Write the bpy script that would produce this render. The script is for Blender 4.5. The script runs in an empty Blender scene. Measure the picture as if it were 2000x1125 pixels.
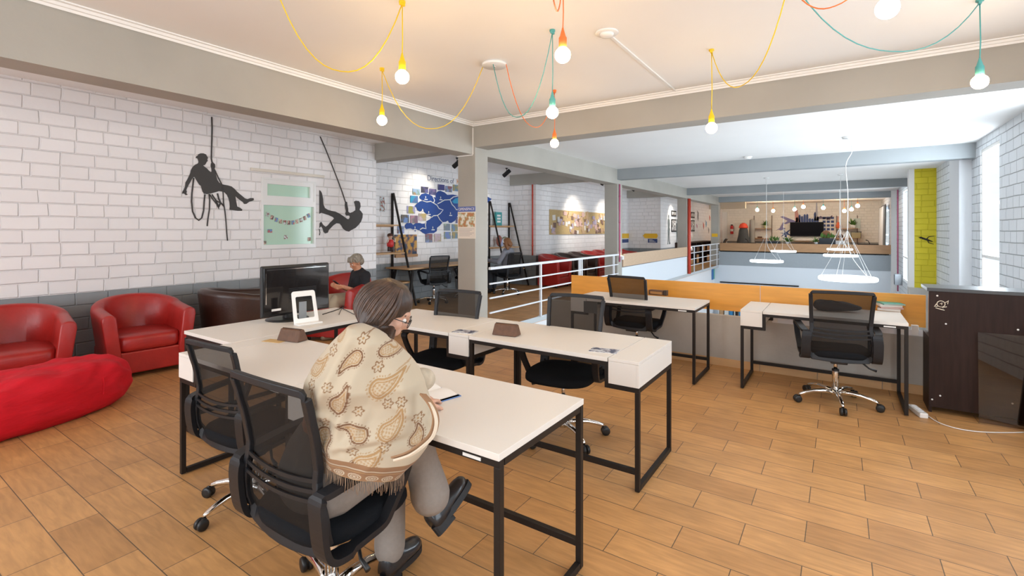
import bpy, bmesh, math, random
from mathutils import Vector, Matrix
R = math.radians
PI = math.pi
sc = bpy.context.scene
C = sc.collection

# ------------------------------------------------------------------ camera
H = 1.5
YAW = math.atan(640 / 947.0)
cam = bpy.data.cameras.new('camera')
cam.sensor_width = 36
cam.lens = 947 / 2000 * 36
cam.shift_y = -112.5 / 2000
cam.clip_start = 0.05
cam_o = bpy.data.objects.new('camera', cam)
C.objects.link(cam_o)
cam_o.location = (0, 0, H)
cam_o.rotation_euler = (R(90), 0, YAW)
sc.camera = cam_o

# ------------------------------------------------------------------ world, exposure
sc.view_settings.view_transform = 'Standard'
sc.view_settings.look = 'None'
sc.view_settings.gamma = 1
sc.view_settings.use_curve_mapping = False
sc.view_settings.exposure = -0.24
w = bpy.data.worlds.new('sky')
sc.world = w
w.use_nodes = True
w.node_tree.nodes['Background'].inputs[0].default_value = (0.80, 0.90, 1.0, 1)
w.node_tree.nodes['Background'].inputs[1].default_value = 1.6
sc.cycles.use_denoising = True
sc.cycles.max_bounces = 10
sc.cycles.diffuse_bounces = 5
sc.cycles.transparent_max_bounces = 24
sc.cycles.sample_clamp_indirect = 6
sc.cycles.caustics_reflective = False
sc.cycles.caustics_refractive = False


def area(name, loc, rot, sx, sy, power, col):
    l = bpy.data.lights.new(name, 'AREA')
    l.shape = 'RECTANGLE'
    l.size, l.size_y = sx, sy
    l.energy = power
    l.color = col
    o = bpy.data.objects.new(name, l)
    C.objects.link(o)
    o.location = loc
    o.rotation_euler = rot
    return o


DAY = (0.80, 0.90, 1.0)
# daylight outside the windows on the window side (facing -X); front and lower ones unseen, added for light
for y0, y1, z0, z1, p in [(-1.9, -0.7, .5, 2.8, 110), (0.6, 1.8, .5, 2.8, 110), (3.0, 4.2, .5, 2.8, 90),
                          (9.48, 10.59, .5, 2.78, 330), (12.41, 13.2, .1, 2.78, 220), (18.8, 20.2, -.1, 2.8, 320),
                          (6.6, 7.8, -2.4, 2.8, 520), (16.0, 17.6, -2.6, -.3, 260)]:
    area('daylight', ((1.99 if y0 < 14 else 1.83), (y0 + y1) / 2 + .3, (z0 + z1) / 2), (0, R(90), 0), z1 - z0 + .2, y1 - y0 + .9, p, DAY)
# daylight outside unseen windows, added for light in the wall behind the camera (facing +Y)
for x0 in (-5.9, -3.6, -1.3):
    area('daylight', (x0 + .85, -3.45, 1.75), (R(90), 0, 0), 1.7, 1.9, 120, (.92, .95, 1.0))

# ------------------------------------------------------------------ pixel -> point (only used to work out where things stand)
F_ = 947.0
s_, c_ = math.sin(YAW), math.cos(YAW)


def ray(px, py):
    a = (px - 1000) / F_
    b = (450 - py) / F_
    return Vector((-s_ + a * c_, c_ + a * s_, b))


def atZ(px, py, z):
    v = ray(px, py)
    t = (z - H) / v.z
    return Vector((v.x * t, v.y * t, z))


def atX(px, py, x):
    v = ray(px, py)
    t = x / v.x
    return Vector((x, v.y * t, H + v.z * t))


def atY(px, py, y):
    v = ray(px, py)
    t = y / v.y
    return Vector((v.x * t, y, H + v.z * t))


def atT(px, py, t):
    v = ray(px, py)
    return Vector((v.x * t, v.y * t, H + v.z * t))


# ------------------------------------------------------------------ materials
MATS = {}


def mat(name, col, rough=.5, metal=0, spec=.5, noise=0, nscale=20, bump=0, bscale=60, coat=0, emit=None, es=0, stretch=None, sheen=0):
    if name in MATS:
        return MATS[name]
    m = bpy.data.materials.new(name)
    m.use_nodes = True
    nt = m.node_tree
    b = nt.nodes['Principled BSDF']
    b.inputs['Base Color'].default_value = (*col, 1)
    b.inputs['Roughness'].default_value = rough
    b.inputs['Metallic'].default_value = metal
    b.inputs['Specular IOR Level'].default_value = spec
    b.inputs['Coat Weight'].default_value = coat
    if sheen:
        b.inputs['Sheen Weight'].default_value = sheen
    if emit:
        b.inputs['Emission Color'].default_value = (*emit, 1)
        b.inputs['Emission Strength'].default_value = es
    tc = nt.nodes.new('ShaderNodeTexCoord')
    mp = nt.nodes.new('ShaderNodeMapping')
    nt.links.new(tc.outputs['Object'], mp.inputs[0])
    if stretch:
        mp.inputs['Scale'].default_value = stretch
    if noise:
        n = nt.nodes.new('ShaderNodeTexNoise')
        n.inputs['Scale'].default_value = nscale
        n.inputs['Detail'].default_value = 5
        nt.links.new(mp.outputs[0], n.inputs['Vector'])
        r = nt.nodes.new('ShaderNodeMapRange')
        r.inputs['From Min'].default_value = .3
        r.inputs['From Max'].default_value = .7
        r.inputs['To Min'].default_value = 1 - noise
        r.inputs['To Max'].default_value = 1 + noise
        nt.links.new(n.outputs['Fac'], r.inputs[0])
        x = nt.nodes.new('ShaderNodeVectorMath')
        x.operation = 'SCALE'
        x.inputs[0].default_value = col
        nt.links.new(r.outputs[0], x.inputs['Scale'])
        nt.links.new(x.outputs[0], b.inputs['Base Color'])
    if bump:
        n = nt.nodes.new('ShaderNodeTexNoise')
        n.inputs['Scale'].default_value = bscale
        n.inputs['Detail'].default_value = 4
        nt.links.new(mp.outputs[0], n.inputs['Vector'])
        bp = nt.nodes.new('ShaderNodeBump')
        bp.inputs['Strength'].default_value = bump
        bp.inputs['Distance'].default_value = .01
        nt.links.new(n.outputs['Fac'], bp.inputs['Height'])
        nt.links.new(bp.outputs[0], b.inputs['Normal'])
    MATS[name] = m
    return m


def brick_mat(name, axis, col, low=None, zsplit=.815, bw=.29, rh=.138, mortar=.93, bump=.75, shift=0):  # mortar default: joints share the paint, their shade put into the tone
    m = bpy.data.materials.new(name)
    m.use_nodes = True
    nt = m.node_tree
    L = nt.links.new
    b = nt.nodes['Principled BSDF']
    b.inputs['Roughness'].default_value = .55
    tc = nt.nodes.new('ShaderNodeTexCoord')
    sp = nt.nodes.new('ShaderNodeSeparateXYZ')
    L(tc.outputs['Object'], sp.inputs[0])
    cb = nt.nodes.new('ShaderNodeCombineXYZ')
    L(sp.outputs[1 if axis == 'X' else 0], cb.inputs[0])
    L(sp.outputs[2], cb.inputs[1])
    # wobble so that the courses look hand laid
    n0 = nt.nodes.new('ShaderNodeTexNoise')
    n0.inputs['Scale'].default_value = 2.2
    n0.inputs['Detail'].default_value = 3
    L(cb.outputs[0], n0.inputs['Vector'])
    ws = nt.nodes.new('ShaderNodeVectorMath')
    ws.operation = 'MULTIPLY_ADD'
    ws.inputs[1].default_value = (.05, .022, 0)
    ws.inputs[2].default_value = (shift, 0, 0)
    L(n0.outputs['Color'], ws.inputs[0])
    ad = nt.nodes.new('ShaderNodeVectorMath')
    L(cb.outputs[0], ad.inputs[0])
    L(ws.outputs[0], ad.inputs[1])
    br = nt.nodes.new('ShaderNodeTexBrick')
    L(ad.outputs[0], br.inputs['Vector'])
    br.inputs['Scale'].default_value = 1
    br.inputs['Brick Width'].default_value = bw
    br.inputs['Row Height'].default_value = rh
    br.inputs['Mortar Size'].default_value = .010
    br.inputs['Mortar Smooth'].default_value = .8
    br.inputs['Bias'].default_value = -.2
    br.offset = .42
    br.squash = .8
    br.squash_frequency = 3
    br.inputs['Color1'].default_value = (1, 1, 1, 1)
    br.inputs['Color2'].default_value = (.93, .93, .93, 1)
    br.inputs['Mortar'].default_value = (mortar, mortar, mortar, 1)
    mx = nt.nodes.new('ShaderNodeMix')
    mx.data_type = 'RGBA'
    mx.blend_type = 'MULTIPLY'
    mx.inputs[0].default_value = 1
    L(br.outputs['Color'], mx.inputs['A'])
    if low:
        gt = nt.nodes.new('ShaderNodeMath')
        gt.operation = 'GREATER_THAN'
        gt.inputs[1].default_value = zsplit
        L(sp.outputs[2], gt.inputs[0])
        m2 = nt.nodes.new('ShaderNodeMix')
        m2.data_type = 'RGBA'
        m2.inputs['A'].default_value = (*low, 1)
        m2.inputs['B'].default_value = (*col, 1)
        L(gt.outputs[0], m2.inputs[0])
        L(m2.outputs['Result'], mx.inputs['B'])
    else:
        mx.inputs['B'].default_value = (*col, 1)
    L(mx.outputs['Result'], b.inputs['Base Color'])
    n1 = nt.nodes.new('ShaderNodeTexNoise')
    n1.inputs['Scale'].default_value = 14
    n1.inputs['Detail'].default_value = 6
    L(tc.outputs['Object'], n1.inputs['Vector'])
    sub = nt.nodes.new('ShaderNodeMath')
    sub.operation = 'MULTIPLY_ADD'
    sub.inputs[1].default_value = -1
    L(br.outputs['Fac'], sub.inputs[0])
    ml = nt.nodes.new('ShaderNodeMath')
    ml.operation = 'MULTIPLY'
    ml.inputs[1].default_value = .35
    L(n1.outputs['Fac'], ml.inputs[0])
    L(ml.outputs[0], sub.inputs[2])
    bp = nt.nodes.new('ShaderNodeBump')
    bp.inputs['Strength'].default_value = bump
    bp.inputs['Distance'].default_value = .012
    L(sub.outputs[0], bp.inputs['Height'])
    L(bp.outputs[0], b.inputs['Normal'])
    return m


def floor_mat():
    m = bpy.data.materials.new('wood_look_tile')
    m.use_nodes = True
    nt = m.node_tree
    L = nt.links.new
    b = nt.nodes['Principled BSDF']
    tc = nt.nodes.new('ShaderNodeTexCoord')
    mp = nt.nodes.new('ShaderNodeMapping')
    mp.inputs['Location'].default_value = (0.14, -0.098, 0)
    L(tc.outputs['Object'], mp.inputs[0])
    br = nt.nodes.new('ShaderNodeTexBrick')
    L(mp.outputs[0], br.inputs['Vector'])
    br.inputs['Scale'].default_value = 1
    br.inputs['Brick Width'].default_value = .519
    br.inputs['Row Height'].default_value = .202
    br.inputs['Mortar Size'].default_value = .0022
    br.inputs['Mortar Smooth'].default_value = .1
    br.inputs['Bias'].default_value = 0
    br.offset = .5
    br.inputs['Color1'].default_value = (.60, .325, .125, 1)
    br.inputs['Color2'].default_value = (.48, .25, .095, 1)
    br.inputs['Mortar'].default_value = (.13, .085, .05, 1)
    # grain
    mp2 = nt.nodes.new('ShaderNodeMapping')
    mp2.inputs['Scale'].default_value = (2.2, 16, 1)
    L(tc.outputs['Object'], mp2.inputs[0])
    n = nt.nodes.new('ShaderNodeTexNoise')
    n.inputs['Scale'].default_value = 2.4
    n.inputs['Detail'].default_value = 7
    n.inputs['Distortion'].default_value = .6
    L(mp2.outputs[0], n.inputs['Vector'])
    r = nt.nodes.new('ShaderNodeMapRange')
    r.inputs['From Min'].default_value = .3
    r.inputs['From Max'].default_value = .7
    r.inputs['To Min'].default_value = .84
    r.inputs['To Max'].default_value = 1.12
    L(n.outputs['Fac'], r.inputs[0])
    n2 = nt.nodes.new('ShaderNodeTexNoise')
    n2.inputs['Scale'].default_value = 3.1
    L(tc.outputs['Object'], n2.inputs['Vector'])
    r2 = nt.nodes.new('ShaderNodeMapRange')
    r2.inputs['From Min'].default_value = .3
    r2.inputs['From Max'].default_value = .7
    r2.inputs['To Min'].default_value = .9
    r2.inputs['To Max'].default_value = 1.08
    L(n2.outputs['Fac'], r2.inputs[0])
    mu = nt.nodes.new('ShaderNodeMath')
    mu.operation = 'MULTIPLY'
    L(r.outputs[0], mu.inputs[0])
    L(r2.outputs[0], mu.inputs[1])
    v = nt.nodes.new('ShaderNodeVectorMath')
    v.operation = 'SCALE'
    L(br.outputs['Color'], v.inputs[0])
    L(mu.outputs[0], v.inputs['Scale'])
    L(v.outputs[0], b.inputs['Base Color'])
    b.inputs['Roughness'].default_value = .42
    b.inputs['Specular IOR Level'].default_value = .35
    bp = nt.nodes.new('ShaderNodeBump')
    bp.inputs['Strength'].default_value = .5
    bp.inputs['Distance'].default_value = .003
    inv = nt.nodes.new('ShaderNodeMath')
    inv.operation = 'SUBTRACT'
    inv.inputs[0].default_value = 1
    L(br.outputs['Fac'], inv.inputs[1])
    L(inv.outputs[0], bp.inputs['Height'])
    L(bp.outputs[0], b.inputs['Normal'])
    return m


def mesh_mat():
    """open weave office chair mesh: threads let part of what is behind show"""
    m = bpy.data.materials.new('chair_mesh_fabric')
    m.use_nodes = True
    nt = m.node_tree
    L = nt.links.new
    b = nt.nodes['Principled BSDF']
    b.inputs['Base Color'].default_value = (.016, .013, .011, 1)
    b.inputs['Roughness'].default_value = .8
    b.inputs['Specular IOR Level'].default_value = .2
    tr = nt.nodes.new('ShaderNodeBsdfTransparent')
    mx = nt.nodes.new('ShaderNodeMixShader')
    mx.inputs[0].default_value = .80
    L(tr.outputs[0], mx.inputs[1])
    L(b.outputs[0], mx.inputs[2])
    L(mx.outputs[0], nt.nodes['Material Output'].inputs[0])
    return m


def pane_mat(name='window_glass', tint=(1, 1, 1)):
    m = bpy.data.materials.new(name)
    m.use_nodes = True
    nt = m.node_tree
    L = nt.links.new
    nt.nodes.remove(nt.nodes['Principled BSDF'])
    tr = nt.nodes.new('ShaderNodeBsdfTransparent')
    tr.inputs[0].default_value = (*tint, 1)
    gl = nt.nodes.new('ShaderNodeBsdfGlossy')
    gl.inputs['Roughness'].default_value = .02
    mx = nt.nodes.new('ShaderNodeMixShader')
    mx.inputs[0].default_value = .07
    L(tr.outputs[0], mx.inputs[1])
    L(gl.outputs[0], mx.inputs[2])
    L(mx.outputs[0], nt.nodes['Material Output'].inputs[0])
    return m


def photo_mat(name, top, bottom, seed, scale=9, z=True):
    """a printed picture: sky colour over ground colour with mottled shapes"""
    m = bpy.data.materials.new(name)
    m.use_nodes = True
    nt = m.node_tree
    L = nt.links.new
    b = nt.nodes['Principled BSDF']
    b.inputs['Roughness'].default_value = .4
    tc = nt.nodes.new('ShaderNodeTexCoord')
    n = nt.nodes.new('ShaderNodeTexNoise')
    n.inputs['Scale'].default_value = scale
    n.inputs['Detail'].default_value = 4
    mp = nt.nodes.new('ShaderNodeMapping')
    mp.inputs['Location'].default_value = (seed, seed * 2, seed)
    L(tc.outputs['Object'], mp.inputs[0])
    L(mp.outputs[0], n.inputs['Vector'])
    cr = nt.nodes.new('ShaderNodeValToRGB')
    cr.color_ramp.elements[0].position = .42
    cr.color_ramp.elements[0].color = (*bottom, 1)
    cr.color_ramp.elements[1].position = .56
    cr.color_ramp.elements[1].color = (*top, 1)
    e = cr.color_ramp.elements.new(.49)
    e.color = ((top[0] + bottom[1]) * .45, (top[1] + bottom[0]) * .4, (top[2] + bottom[2]) * .4, 1)
    L(n.outputs['Fac'], cr.inputs[0])
    L(cr.outputs[0], b.inputs['Base Color'])
    return m


M = {}
M['white_paint'] = mat('white_ceiling_paint', (.86, .85, .83), .8, noise=.015, nscale=1.2)
M['grey_beam'] = mat('grey_beam_paint', (.40, .38, .335), .7, noise=.06, nscale=1.6, bump=.15, bscale=20)
M['cornice'] = mat('cornice_white', (.88, .87, .84), .6)
M['concrete'] = mat('raw_concrete', (.47, .445, .40), .6, noise=.13, nscale=2.5, bump=.2, bscale=30)
M['slab'] = mat('blue_grey_paint', (.36, .40, .43), .7, noise=.02)
M['pale'] = mat('pale_blue_white_wall', (.74, .79, .84), .7)
M['floor'] = floor_mat()
WHITE, GREY = (.87, .85, .845), (.27, .29, .30)
M['brick_left'] = brick_mat('painted_brick_long', 'X', WHITE, GREY)
M['brick_face'] = brick_mat('painted_brick_cross', 'Y', WHITE, GREY)
M['brick_right'] = brick_mat('painted_brick_window_side', 'X', (.74, .77, .80), None, bw=.34, rh=.15, mortar=.5)
M['brick_back'] = brick_mat('painted_brick_warm', 'Y', (.88, .85, .78), (.27, .28, .27), zsplit=.9)
M['brick_yellow'] = brick_mat('yellow_brick', 'Y', (.72, .60, .015), None)
M['desk_white'] = mat('white_laminate', (.76, .73, .68), .38)
M['desk_edge'] = mat('cream_edge_band', (.72, .70, .66), .5)
M['steel'] = mat('black_powder_steel', (.014, .010, .008), .5, spec=.3)
M['orange'] = mat('orange_wood_veneer', (.80, .37, .06), .4, noise=.08, nscale=3, stretch=(1, 1, 9))
M['pale_wood'] = mat('pale_wood_veneer', (.60, .42, .27), .5, noise=.07, nscale=3, stretch=(3, 3, 20))
M['brown_wood'] = mat('brown_wood_board', (.45, .25, .12), .5, noise=.1, nscale=3, stretch=(1, 1, 9))
M['shelf_wood'] = mat('shelf_wood', (.55, .33, .16), .5, noise=.1, nscale=6, stretch=(1, 1, 6))
M['skirt'] = mat('tile_skirting', (.62, .38, .18), .5, noise=.1, nscale=2, stretch=(1, 1, 6))
M['plastic'] = mat('dark_grey_plastic', (.013, .0135, .016), .45, spec=.35)
M['plastic_black'] = mat('black_plastic', (.012, .012, .012), .4)
M['seatfab'] = mat('black_seat_fabric', (.010, .011, .013), .95, spec=.15, bump=.15, bscale=400)
M['chairmesh'] = mesh_mat()
M['chrome'] = mat('chrome', (.80, .79, .77), .09, metal=1)
M['rail'] = mat('white_rail_paint', (.74, .76, .80), .4)
M['red_leather'] = mat('red_leather', (.37, .018, .014), .36, noise=.12, nscale=7, bump=.12, bscale=45)
M['brown_leather'] = mat('dark_brown_leather', (.045, .020, .014), .33, noise=.15, nscale=8, bump=.12, bscale=45)
M['red_cloth'] = mat('red_bean_bag_cloth', (.60, .0, .012), .85, noise=.08, nscale=5, bump=.9, bscale=6, stretch=(1, 3, 3))
M['glass'] = pane_mat()
M['pipe_red'] = mat('red_pipe', (.62, .07, .04), .4)
M['pipe_pink'] = mat('pink_red_pipe', (.55, .10, .22), .4)
M['yellow_cord'] = mat('yellow_cord', (.85, .58, .01), .5)
M['teal_cord'] = mat('teal_cord', (.09, .36, .34), .5)
M['orange_cord'] = mat('orange_red_cord', (.85, .20, .04), .5)
M['bulb'] = mat('lit_bulb', (1, .9, .7), .3, emit=(1.0, .64, .29), es=95)
M['bulb_far'] = mat('lit_far_bulb', (1, .9, .8), .3, emit=(1.0, .80, .56), es=95)
M['bulb_white'] = mat('lit_white_bulb', (1, 1, 1), .3, emit=(.95, .97, 1.0), es=60)
M['ring_light'] = mat('lit_ring', (1, 1, 1), .3, emit=(.88, .95, 1.0), es=7)
M['black'] = mat('matte_black', (.008, .008, .009), .7)
M['decal'] = mat('charcoal_wall_paint', (.055, .052, .050), .7)
M['cabinet'] = mat('dark_wenge_board', (.026, .013, .010), .5, spec=.2, noise=.25, nscale=5, stretch=(8, 8, .6))
M['paper'] = mat('white_paper', (.82, .81, .78), .7)
M['blue'] = mat('deep_blue', (.008, .05, .25), .5)
M['lakeblue'] = mat('lake_blue', (.02, .28, .50), .5)
M['navy'] = mat('navy_print', (.03, .06, .20), .5)
M['yellow'] = mat('yellow_print', (.85, .50, .02), .5)
M['skin'] = mat('skin', (.58, .33, .23), .5, noise=.04, nscale=8)
M['skin2'] = mat('tanned_skin', (.55, .26, .15), .5, noise=.04, nscale=8)
M['skin_far'] = mat('pale_skin', (.60, .38, .28), .5)
M['white_gloss'] = mat('white_gloss_plastic', (.82, .82, .80), .25)
M['screen'] = mat('glossy_black_panel', (.012, .010, .010), .12, coat=.5)
M['tv'] = mat('tv_screen', (.005, .005, .008), .35, spec=.08)
M['brown_box'] = mat('brown_leatherette', (.12, .055, .028), .5, noise=.2, nscale=30, bump=.2, bscale=80)
M['green_glass'] = mat('pale_green_pane', (.50, .72, .58), .18)
M['leaf'] = mat('plant_green', (.10, .22, .04), .6, noise=.2, nscale=30)
M['curtain'] = mat('white_curtain', (.72, .76, .80), .8)
M['grey_curtain'] = mat('grey_curtain', (.16, .18, .19), .8)
M['teal'] = mat('teal_book', (.05, .33, .33), .5)
M['red'] = mat('bright_red', (.62, .03, .03), .45)
M['grey_plastic'] = mat('mid_grey_plastic', (.25, .27, .29), .5)
M['cork'] = mat('cork_board', (.50, .36, .17), .8, noise=.15, nscale=40)


# ------------------------------------------------------------------ mesh builder
class MB:
    def __init__(self):
        self.v, self.f, self.s = [], [], []

    def add(self, vs, fs, smooth=False):
        n = len(self.v)
        self.v += [tuple(p) for p in vs]
        self.f += [tuple(i + n for i in q) for q in fs]
        self.s += [smooth] * len(fs)
        return self

    def box(self, x0, x1, y0, y1, z0, z1, rot=None, org=None):
        vs = [Vector((x, y, z)) for x in (x0, x1) for y in (y0, y1) for z in (z0, z1)]
        if rot is not None:
            o = Vector(org) if org is not None else Vector(((x0 + x1) / 2, (y0 + y1) / 2, (z0 + z1) / 2))
            vs = [rot @ (p - o) + o for p in vs]
        return self.add(vs, [(0, 1, 3, 2), (4, 6, 7, 5), (0, 4, 5, 1), (2, 3, 7, 6), (0, 2, 6, 4), (1, 5, 7, 3)])

    def tube(self, pts, r, n=8, caps=True, closed=False, flat=None, smooth=True):
        """round tube along points; r may be a list; flat=(a,b) gives a rectangular strap section with 'side' dir"""
        pts = [Vector(p) for p in pts]
        k = len(pts)
        rs = r if isinstance(r, (list, tuple)) else [r] * k
        vs = []
        up = None
        for i in range(k):
            if closed:
                d = pts[(i + 1) % k] - pts[i - 1]
            else:
                d = pts[min(i + 1, k - 1)] - pts[max(i - 1, 0)]
            d.normalize()
            if up is None:
                up = Vector((0, 0, 1)) if abs(d.z) < .9 else Vector((1, 0, 0))
            a = (up - d * up.dot(d))
            if a.length < 1e-5:
                a = Vector((1, 0, 0)) - d * d.x
            a.normalize()
            b = d.cross(a)
            up = a
            for j in range(n):
                t = 2 * PI * j / n
                vs.append(pts[i] + (a * math.cos(t) + b * math.sin(t)) * rs[i])
        fs = []
        m = k if closed else k - 1
        for i in range(m):
            for j in range(n):
                i2 = (i + 1) % k
                fs.append((i * n + j, i * n + (j + 1) % n, i2 * n + (j + 1) % n, i2 * n + j))
        if caps and not closed:
            fs.append(tuple(range(n))[::-1])
            fs.append(tuple((k - 1) * n + j for j in range(n)))
        return self.add(vs, fs, smooth)

    def strap(self, pts, side, w, t, closed=False, ws=None):
        """rectangular strap swept along pts; side = direction of its width w, t = thickness"""
        pts = [Vector(p) for p in pts]
        side = Vector(side).normalized()
        k = len(pts)
        vs = []
        for i in range(k):
            if closed:
                d = pts[(i + 1) % k] - pts[i - 1]
            else:
                d = pts[min(i + 1, k - 1)] - pts[max(i - 1, 0)]
            d.normalize()
            nrm = d.cross(side).normalized()
            ww = (ws[i] if ws else w) / 2
            for a, b in ((-1, -1), (1, -1), (1, 1), (-1, 1)):
                vs.append(pts[i] + side * a * ww + nrm * b * t / 2)
        fs = []
        for i in range(k if closed else k - 1):
            for j in range(4):
                i2 = (i + 1) % k
                fs.append((i * 4 + j, i * 4 + (j + 1) % 4, i2 * 4 + (j + 1) % 4, i2 * 4 + j))
        if not closed:
            fs.append((3, 2, 1, 0))
            fs.append(tuple((k - 1) * 4 + j for j in range(4)))
        return self.add(vs, fs)

    def lathe(self, prof, c=(0, 0, 0), n=20, smooth=True, axis=None):
        vs = []
        c = Vector(c)
        q = None
        if axis is not None:
            q = Vector((0, 0, 1)).rotation_difference(Vector(axis))
        for r, z in prof:
            for j in range(n):
                t = 2 * PI * j / n
                p = Vector((r * math.cos(t), r * math.sin(t), z))
                if q:
                    p = q @ p
                vs.append(c + p)
        fs = []
        k = len(prof)
        for i in range(k - 1):
            for j in range(n):
                fs.append((i * n + j, i * n + (j + 1) % n, (i + 1) * n + (j + 1) % n, (i + 1) * n + j))
        fs.append(tuple(range(n))[::-1])
        fs.append(tuple((k - 1) * n + j for j in range(n)))
        return self.add(vs, fs, smooth)

    def ball(self, c, r, n=16, m=10, rot=None):
        rx, ry, rz = r if isinstance(r, (list, tuple)) else (r, r, r)
        c = Vector(c)
        vs = [c + (rot @ Vector((0, 0, -rz)) if rot else Vector((0, 0, -rz)))]
        for i in range(1, m):
            ph = -PI / 2 + PI * i / m
            for j in range(n):
                t = 2 * PI * j / n
                p = Vector((rx * math.cos(ph) * math.cos(t), ry * math.cos(ph) * math.sin(t), rz * math.sin(ph)))
                vs.append(c + (rot @ p if rot else p))
        vs.append(c + (rot @ Vector((0, 0, rz)) if rot else Vector((0, 0, rz))))
        fs = [(0, 1 + (j + 1) % n, 1 + j) for j in range(n)]
        for i in range(m - 2):
            for j in range(n):
                a, b = 1 + i * n + j, 1 + i * n + (j + 1) % n
                fs.append((a, b, b + n, a + n))
        T = len(vs) - 1
        fs += [(T, 1 + (m - 2) * n + j, 1 + (m - 2) * n + (j + 1) % n) for j in range(n)]
        return self.add(vs, fs, True)

    def poly(self, pts, nrm, t):
        """flat outline with thickness t along nrm (outline is a list of 3D points)"""
        pts = [Vector(p) for p in pts]
        n = len(pts)
        nv = Vector(nrm).normalized() * t
        from mathutils.geometry import tessellate_polygon
        tri = tessellate_polygon([pts])
        fs = [tuple(q) for q in tri]
        fs += [tuple(i + n for i in reversed(q)) for q in tri]
        fs += [(i, (i + 1) % n, (i + 1) % n + n, i + n) for i in range(n)]
        return self.add(pts + [p + nv for p in pts], fs)

    def build(self, name, material, parent=None, bevel=0, seg=2, sub=0, loc=None, rotz=0):
        me = bpy.data.meshes.new(name)
        me.from_pydata(self.v, [], self.f)
        me.update()
        bm = bmesh.new()
        bm.from_mesh(me)
        bmesh.ops.recalc_face_normals(bm, faces=bm.faces)
        bm.to_mesh(me)
        bm.free()
        for p, s in zip(me.polygons, self.s):
            p.use_smooth = s
        me.materials.append(material)
        o = bpy.data.objects.new(name, me)
        C.objects.link(o)
        if parent:
            o.parent = parent
        if loc is not None:
            o.location = loc
            o.rotation_euler = (0, 0, rotz)
        if bevel:
            b = o.modifiers.new('bevel', 'BEVEL')
            b.width = bevel
            b.segments = seg
            b.limit_method = 'ANGLE'
            b.angle_limit = R(40)
            b.harden_normals = False
        if sub:
            b = o.modifiers.new('sub', 'SUBSURF')
            b.levels = b.render_levels = sub
            for p in me.polygons:
                p.use_smooth = True
        return o


def thing(name, label, cat, loc=(0, 0, 0), rz=0, group=None):
    o = bpy.data.objects.new(name, None)
    C.objects.link(o)
    o.empty_display_size = .1
    o.location = loc
    o.rotation_euler = (0, 0, rz)
    o['label'] = label
    o['category'] = cat
    if group:
        o['group'] = group
    return o


def tag(o, label, cat, group=None, kind=None):
    o['label'] = label
    o['category'] = cat
    if group:
        o['group'] = group
    if kind:
        o['kind'] = kind
    return o


def struct(o, label=None):
    o['kind'] = 'structure'
    if label:
        o['label'] = label
    return o


def dup(root, loc=None, rz=None, label=None, group=None):
    r = root.copy()
    C.objects.link(r)
    if loc is not None:
        r.location = loc
    if rz is not None:
        r.rotation_euler = (0, 0, rz)
    if label:
        r['label'] = label
    if group:
        r['group'] = group

    def kids(src, dst):
        for ch in list(src.children):
            c = ch.copy()
            C.objects.link(c)
            c.parent = dst
            kids(ch, c)
    kids(root, r)
    return r


def sbox(name, m, *a, label=None):
    o = MB().box(*a).build(name, m)
    return struct(o, label)


def text(name, body, size, m, parent, loc, rot, align='CENTER', ext=.001):
    cu = bpy.data.curves.new(name, 'FONT')
    cu.body = body
    cu.size = size
    cu.extrude = ext
    cu.align_x = align
    cu.align_y = 'CENTER'
    cu.materials.append(m)
    tmp = bpy.data.objects.new(name, cu)
    me = bpy.data.meshes.new_from_object(tmp)
    bpy.data.objects.remove(tmp)
    bpy.data.curves.remove(cu)
    o = bpy.data.objects.new(name, me)
    C.objects.link(o)
    o.location = loc
    o.rotation_euler = rot
    if parent:
        o.parent = parent
    return o

# ================================================================== THE SETTING
T = .25
# floors
m_ = MB()
m_.box(-7.9, 1.86, -3.3, 5.8, -.1, 0)
m_.box(-7.9, -4.36, 5.8, 22.5, -.1, 0)
m_.box(-7.9, 1.9, 22.5, 30.2, -.1, 0)
struct(m_.build('floor', M['floor']))
sbox('floor_lower', mat('lower_floor', (.35, .33, .30), .5), -4.7, 2.0, 5.8, 22.5, -3.1, -3.0)
# ceilings
m_ = MB()
m_.box(-4.6, 1.86, -3.3, 5.6, 3.05, 3.15)
m_.box(-7.9, -4.5, -3.3, 22.6, 3.05, 3.15)
struct(m_.build('ceiling_front', M['white_paint']))
m_ = MB()
m_.box(-4.6, 2.1, 5.6, 22.6, 2.95, 3.05)
m_.box(-7.9, 2.1, 22.6, 30.2, 2.95, 3.05)
struct(m_.build('ceiling', M['white_paint']))

# walls on the mural side
wl = MB().box(-7.15, -6.9, -3.3, 3.76, 0, 3.05).box(-7.15, -6.9, 4.63, 5.85, 0, 3.05)
wl.box(-7.15, -6.9, 3.76, 4.63, 0, 1.26).box(-7.15, -6.9, 3.76, 4.63, 2.27, 3.05)
struct(wl.build('wall_left', M['brick_left']))
struct(MB().box(-7.95, -7.7, 5.6, 11.5, 0, 3.05).build('wall_recess_left', M['brick_left']))
struct(MB().box(-7.9, -6.85, 11.3, 11.5, 0, 3.05).build('wall_recess_back', M['brick_face']))
struct(MB().box(-7.1, -6.85, 11.5, 18.4, 0, 3.05).build('wall_cork_left', M['brick_left']))
struct(MB().box(-6.85, -5.75, 18.3, 18.5, 0, 3.05).build('wall_far_left', M['brick_face']))
struct(MB().box(-5.8, -5.6, 18.45, 30, 0, 3.05).box(-5.75, -5.6, 18.3, 18.45, 0, 3.05).build('wall_gallery_left', M['brick_left']))
struct(MB().box(-7.2, 2.0, 30, 30.2, 0, 3.0).build('wall_back', M['brick_back']))
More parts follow.
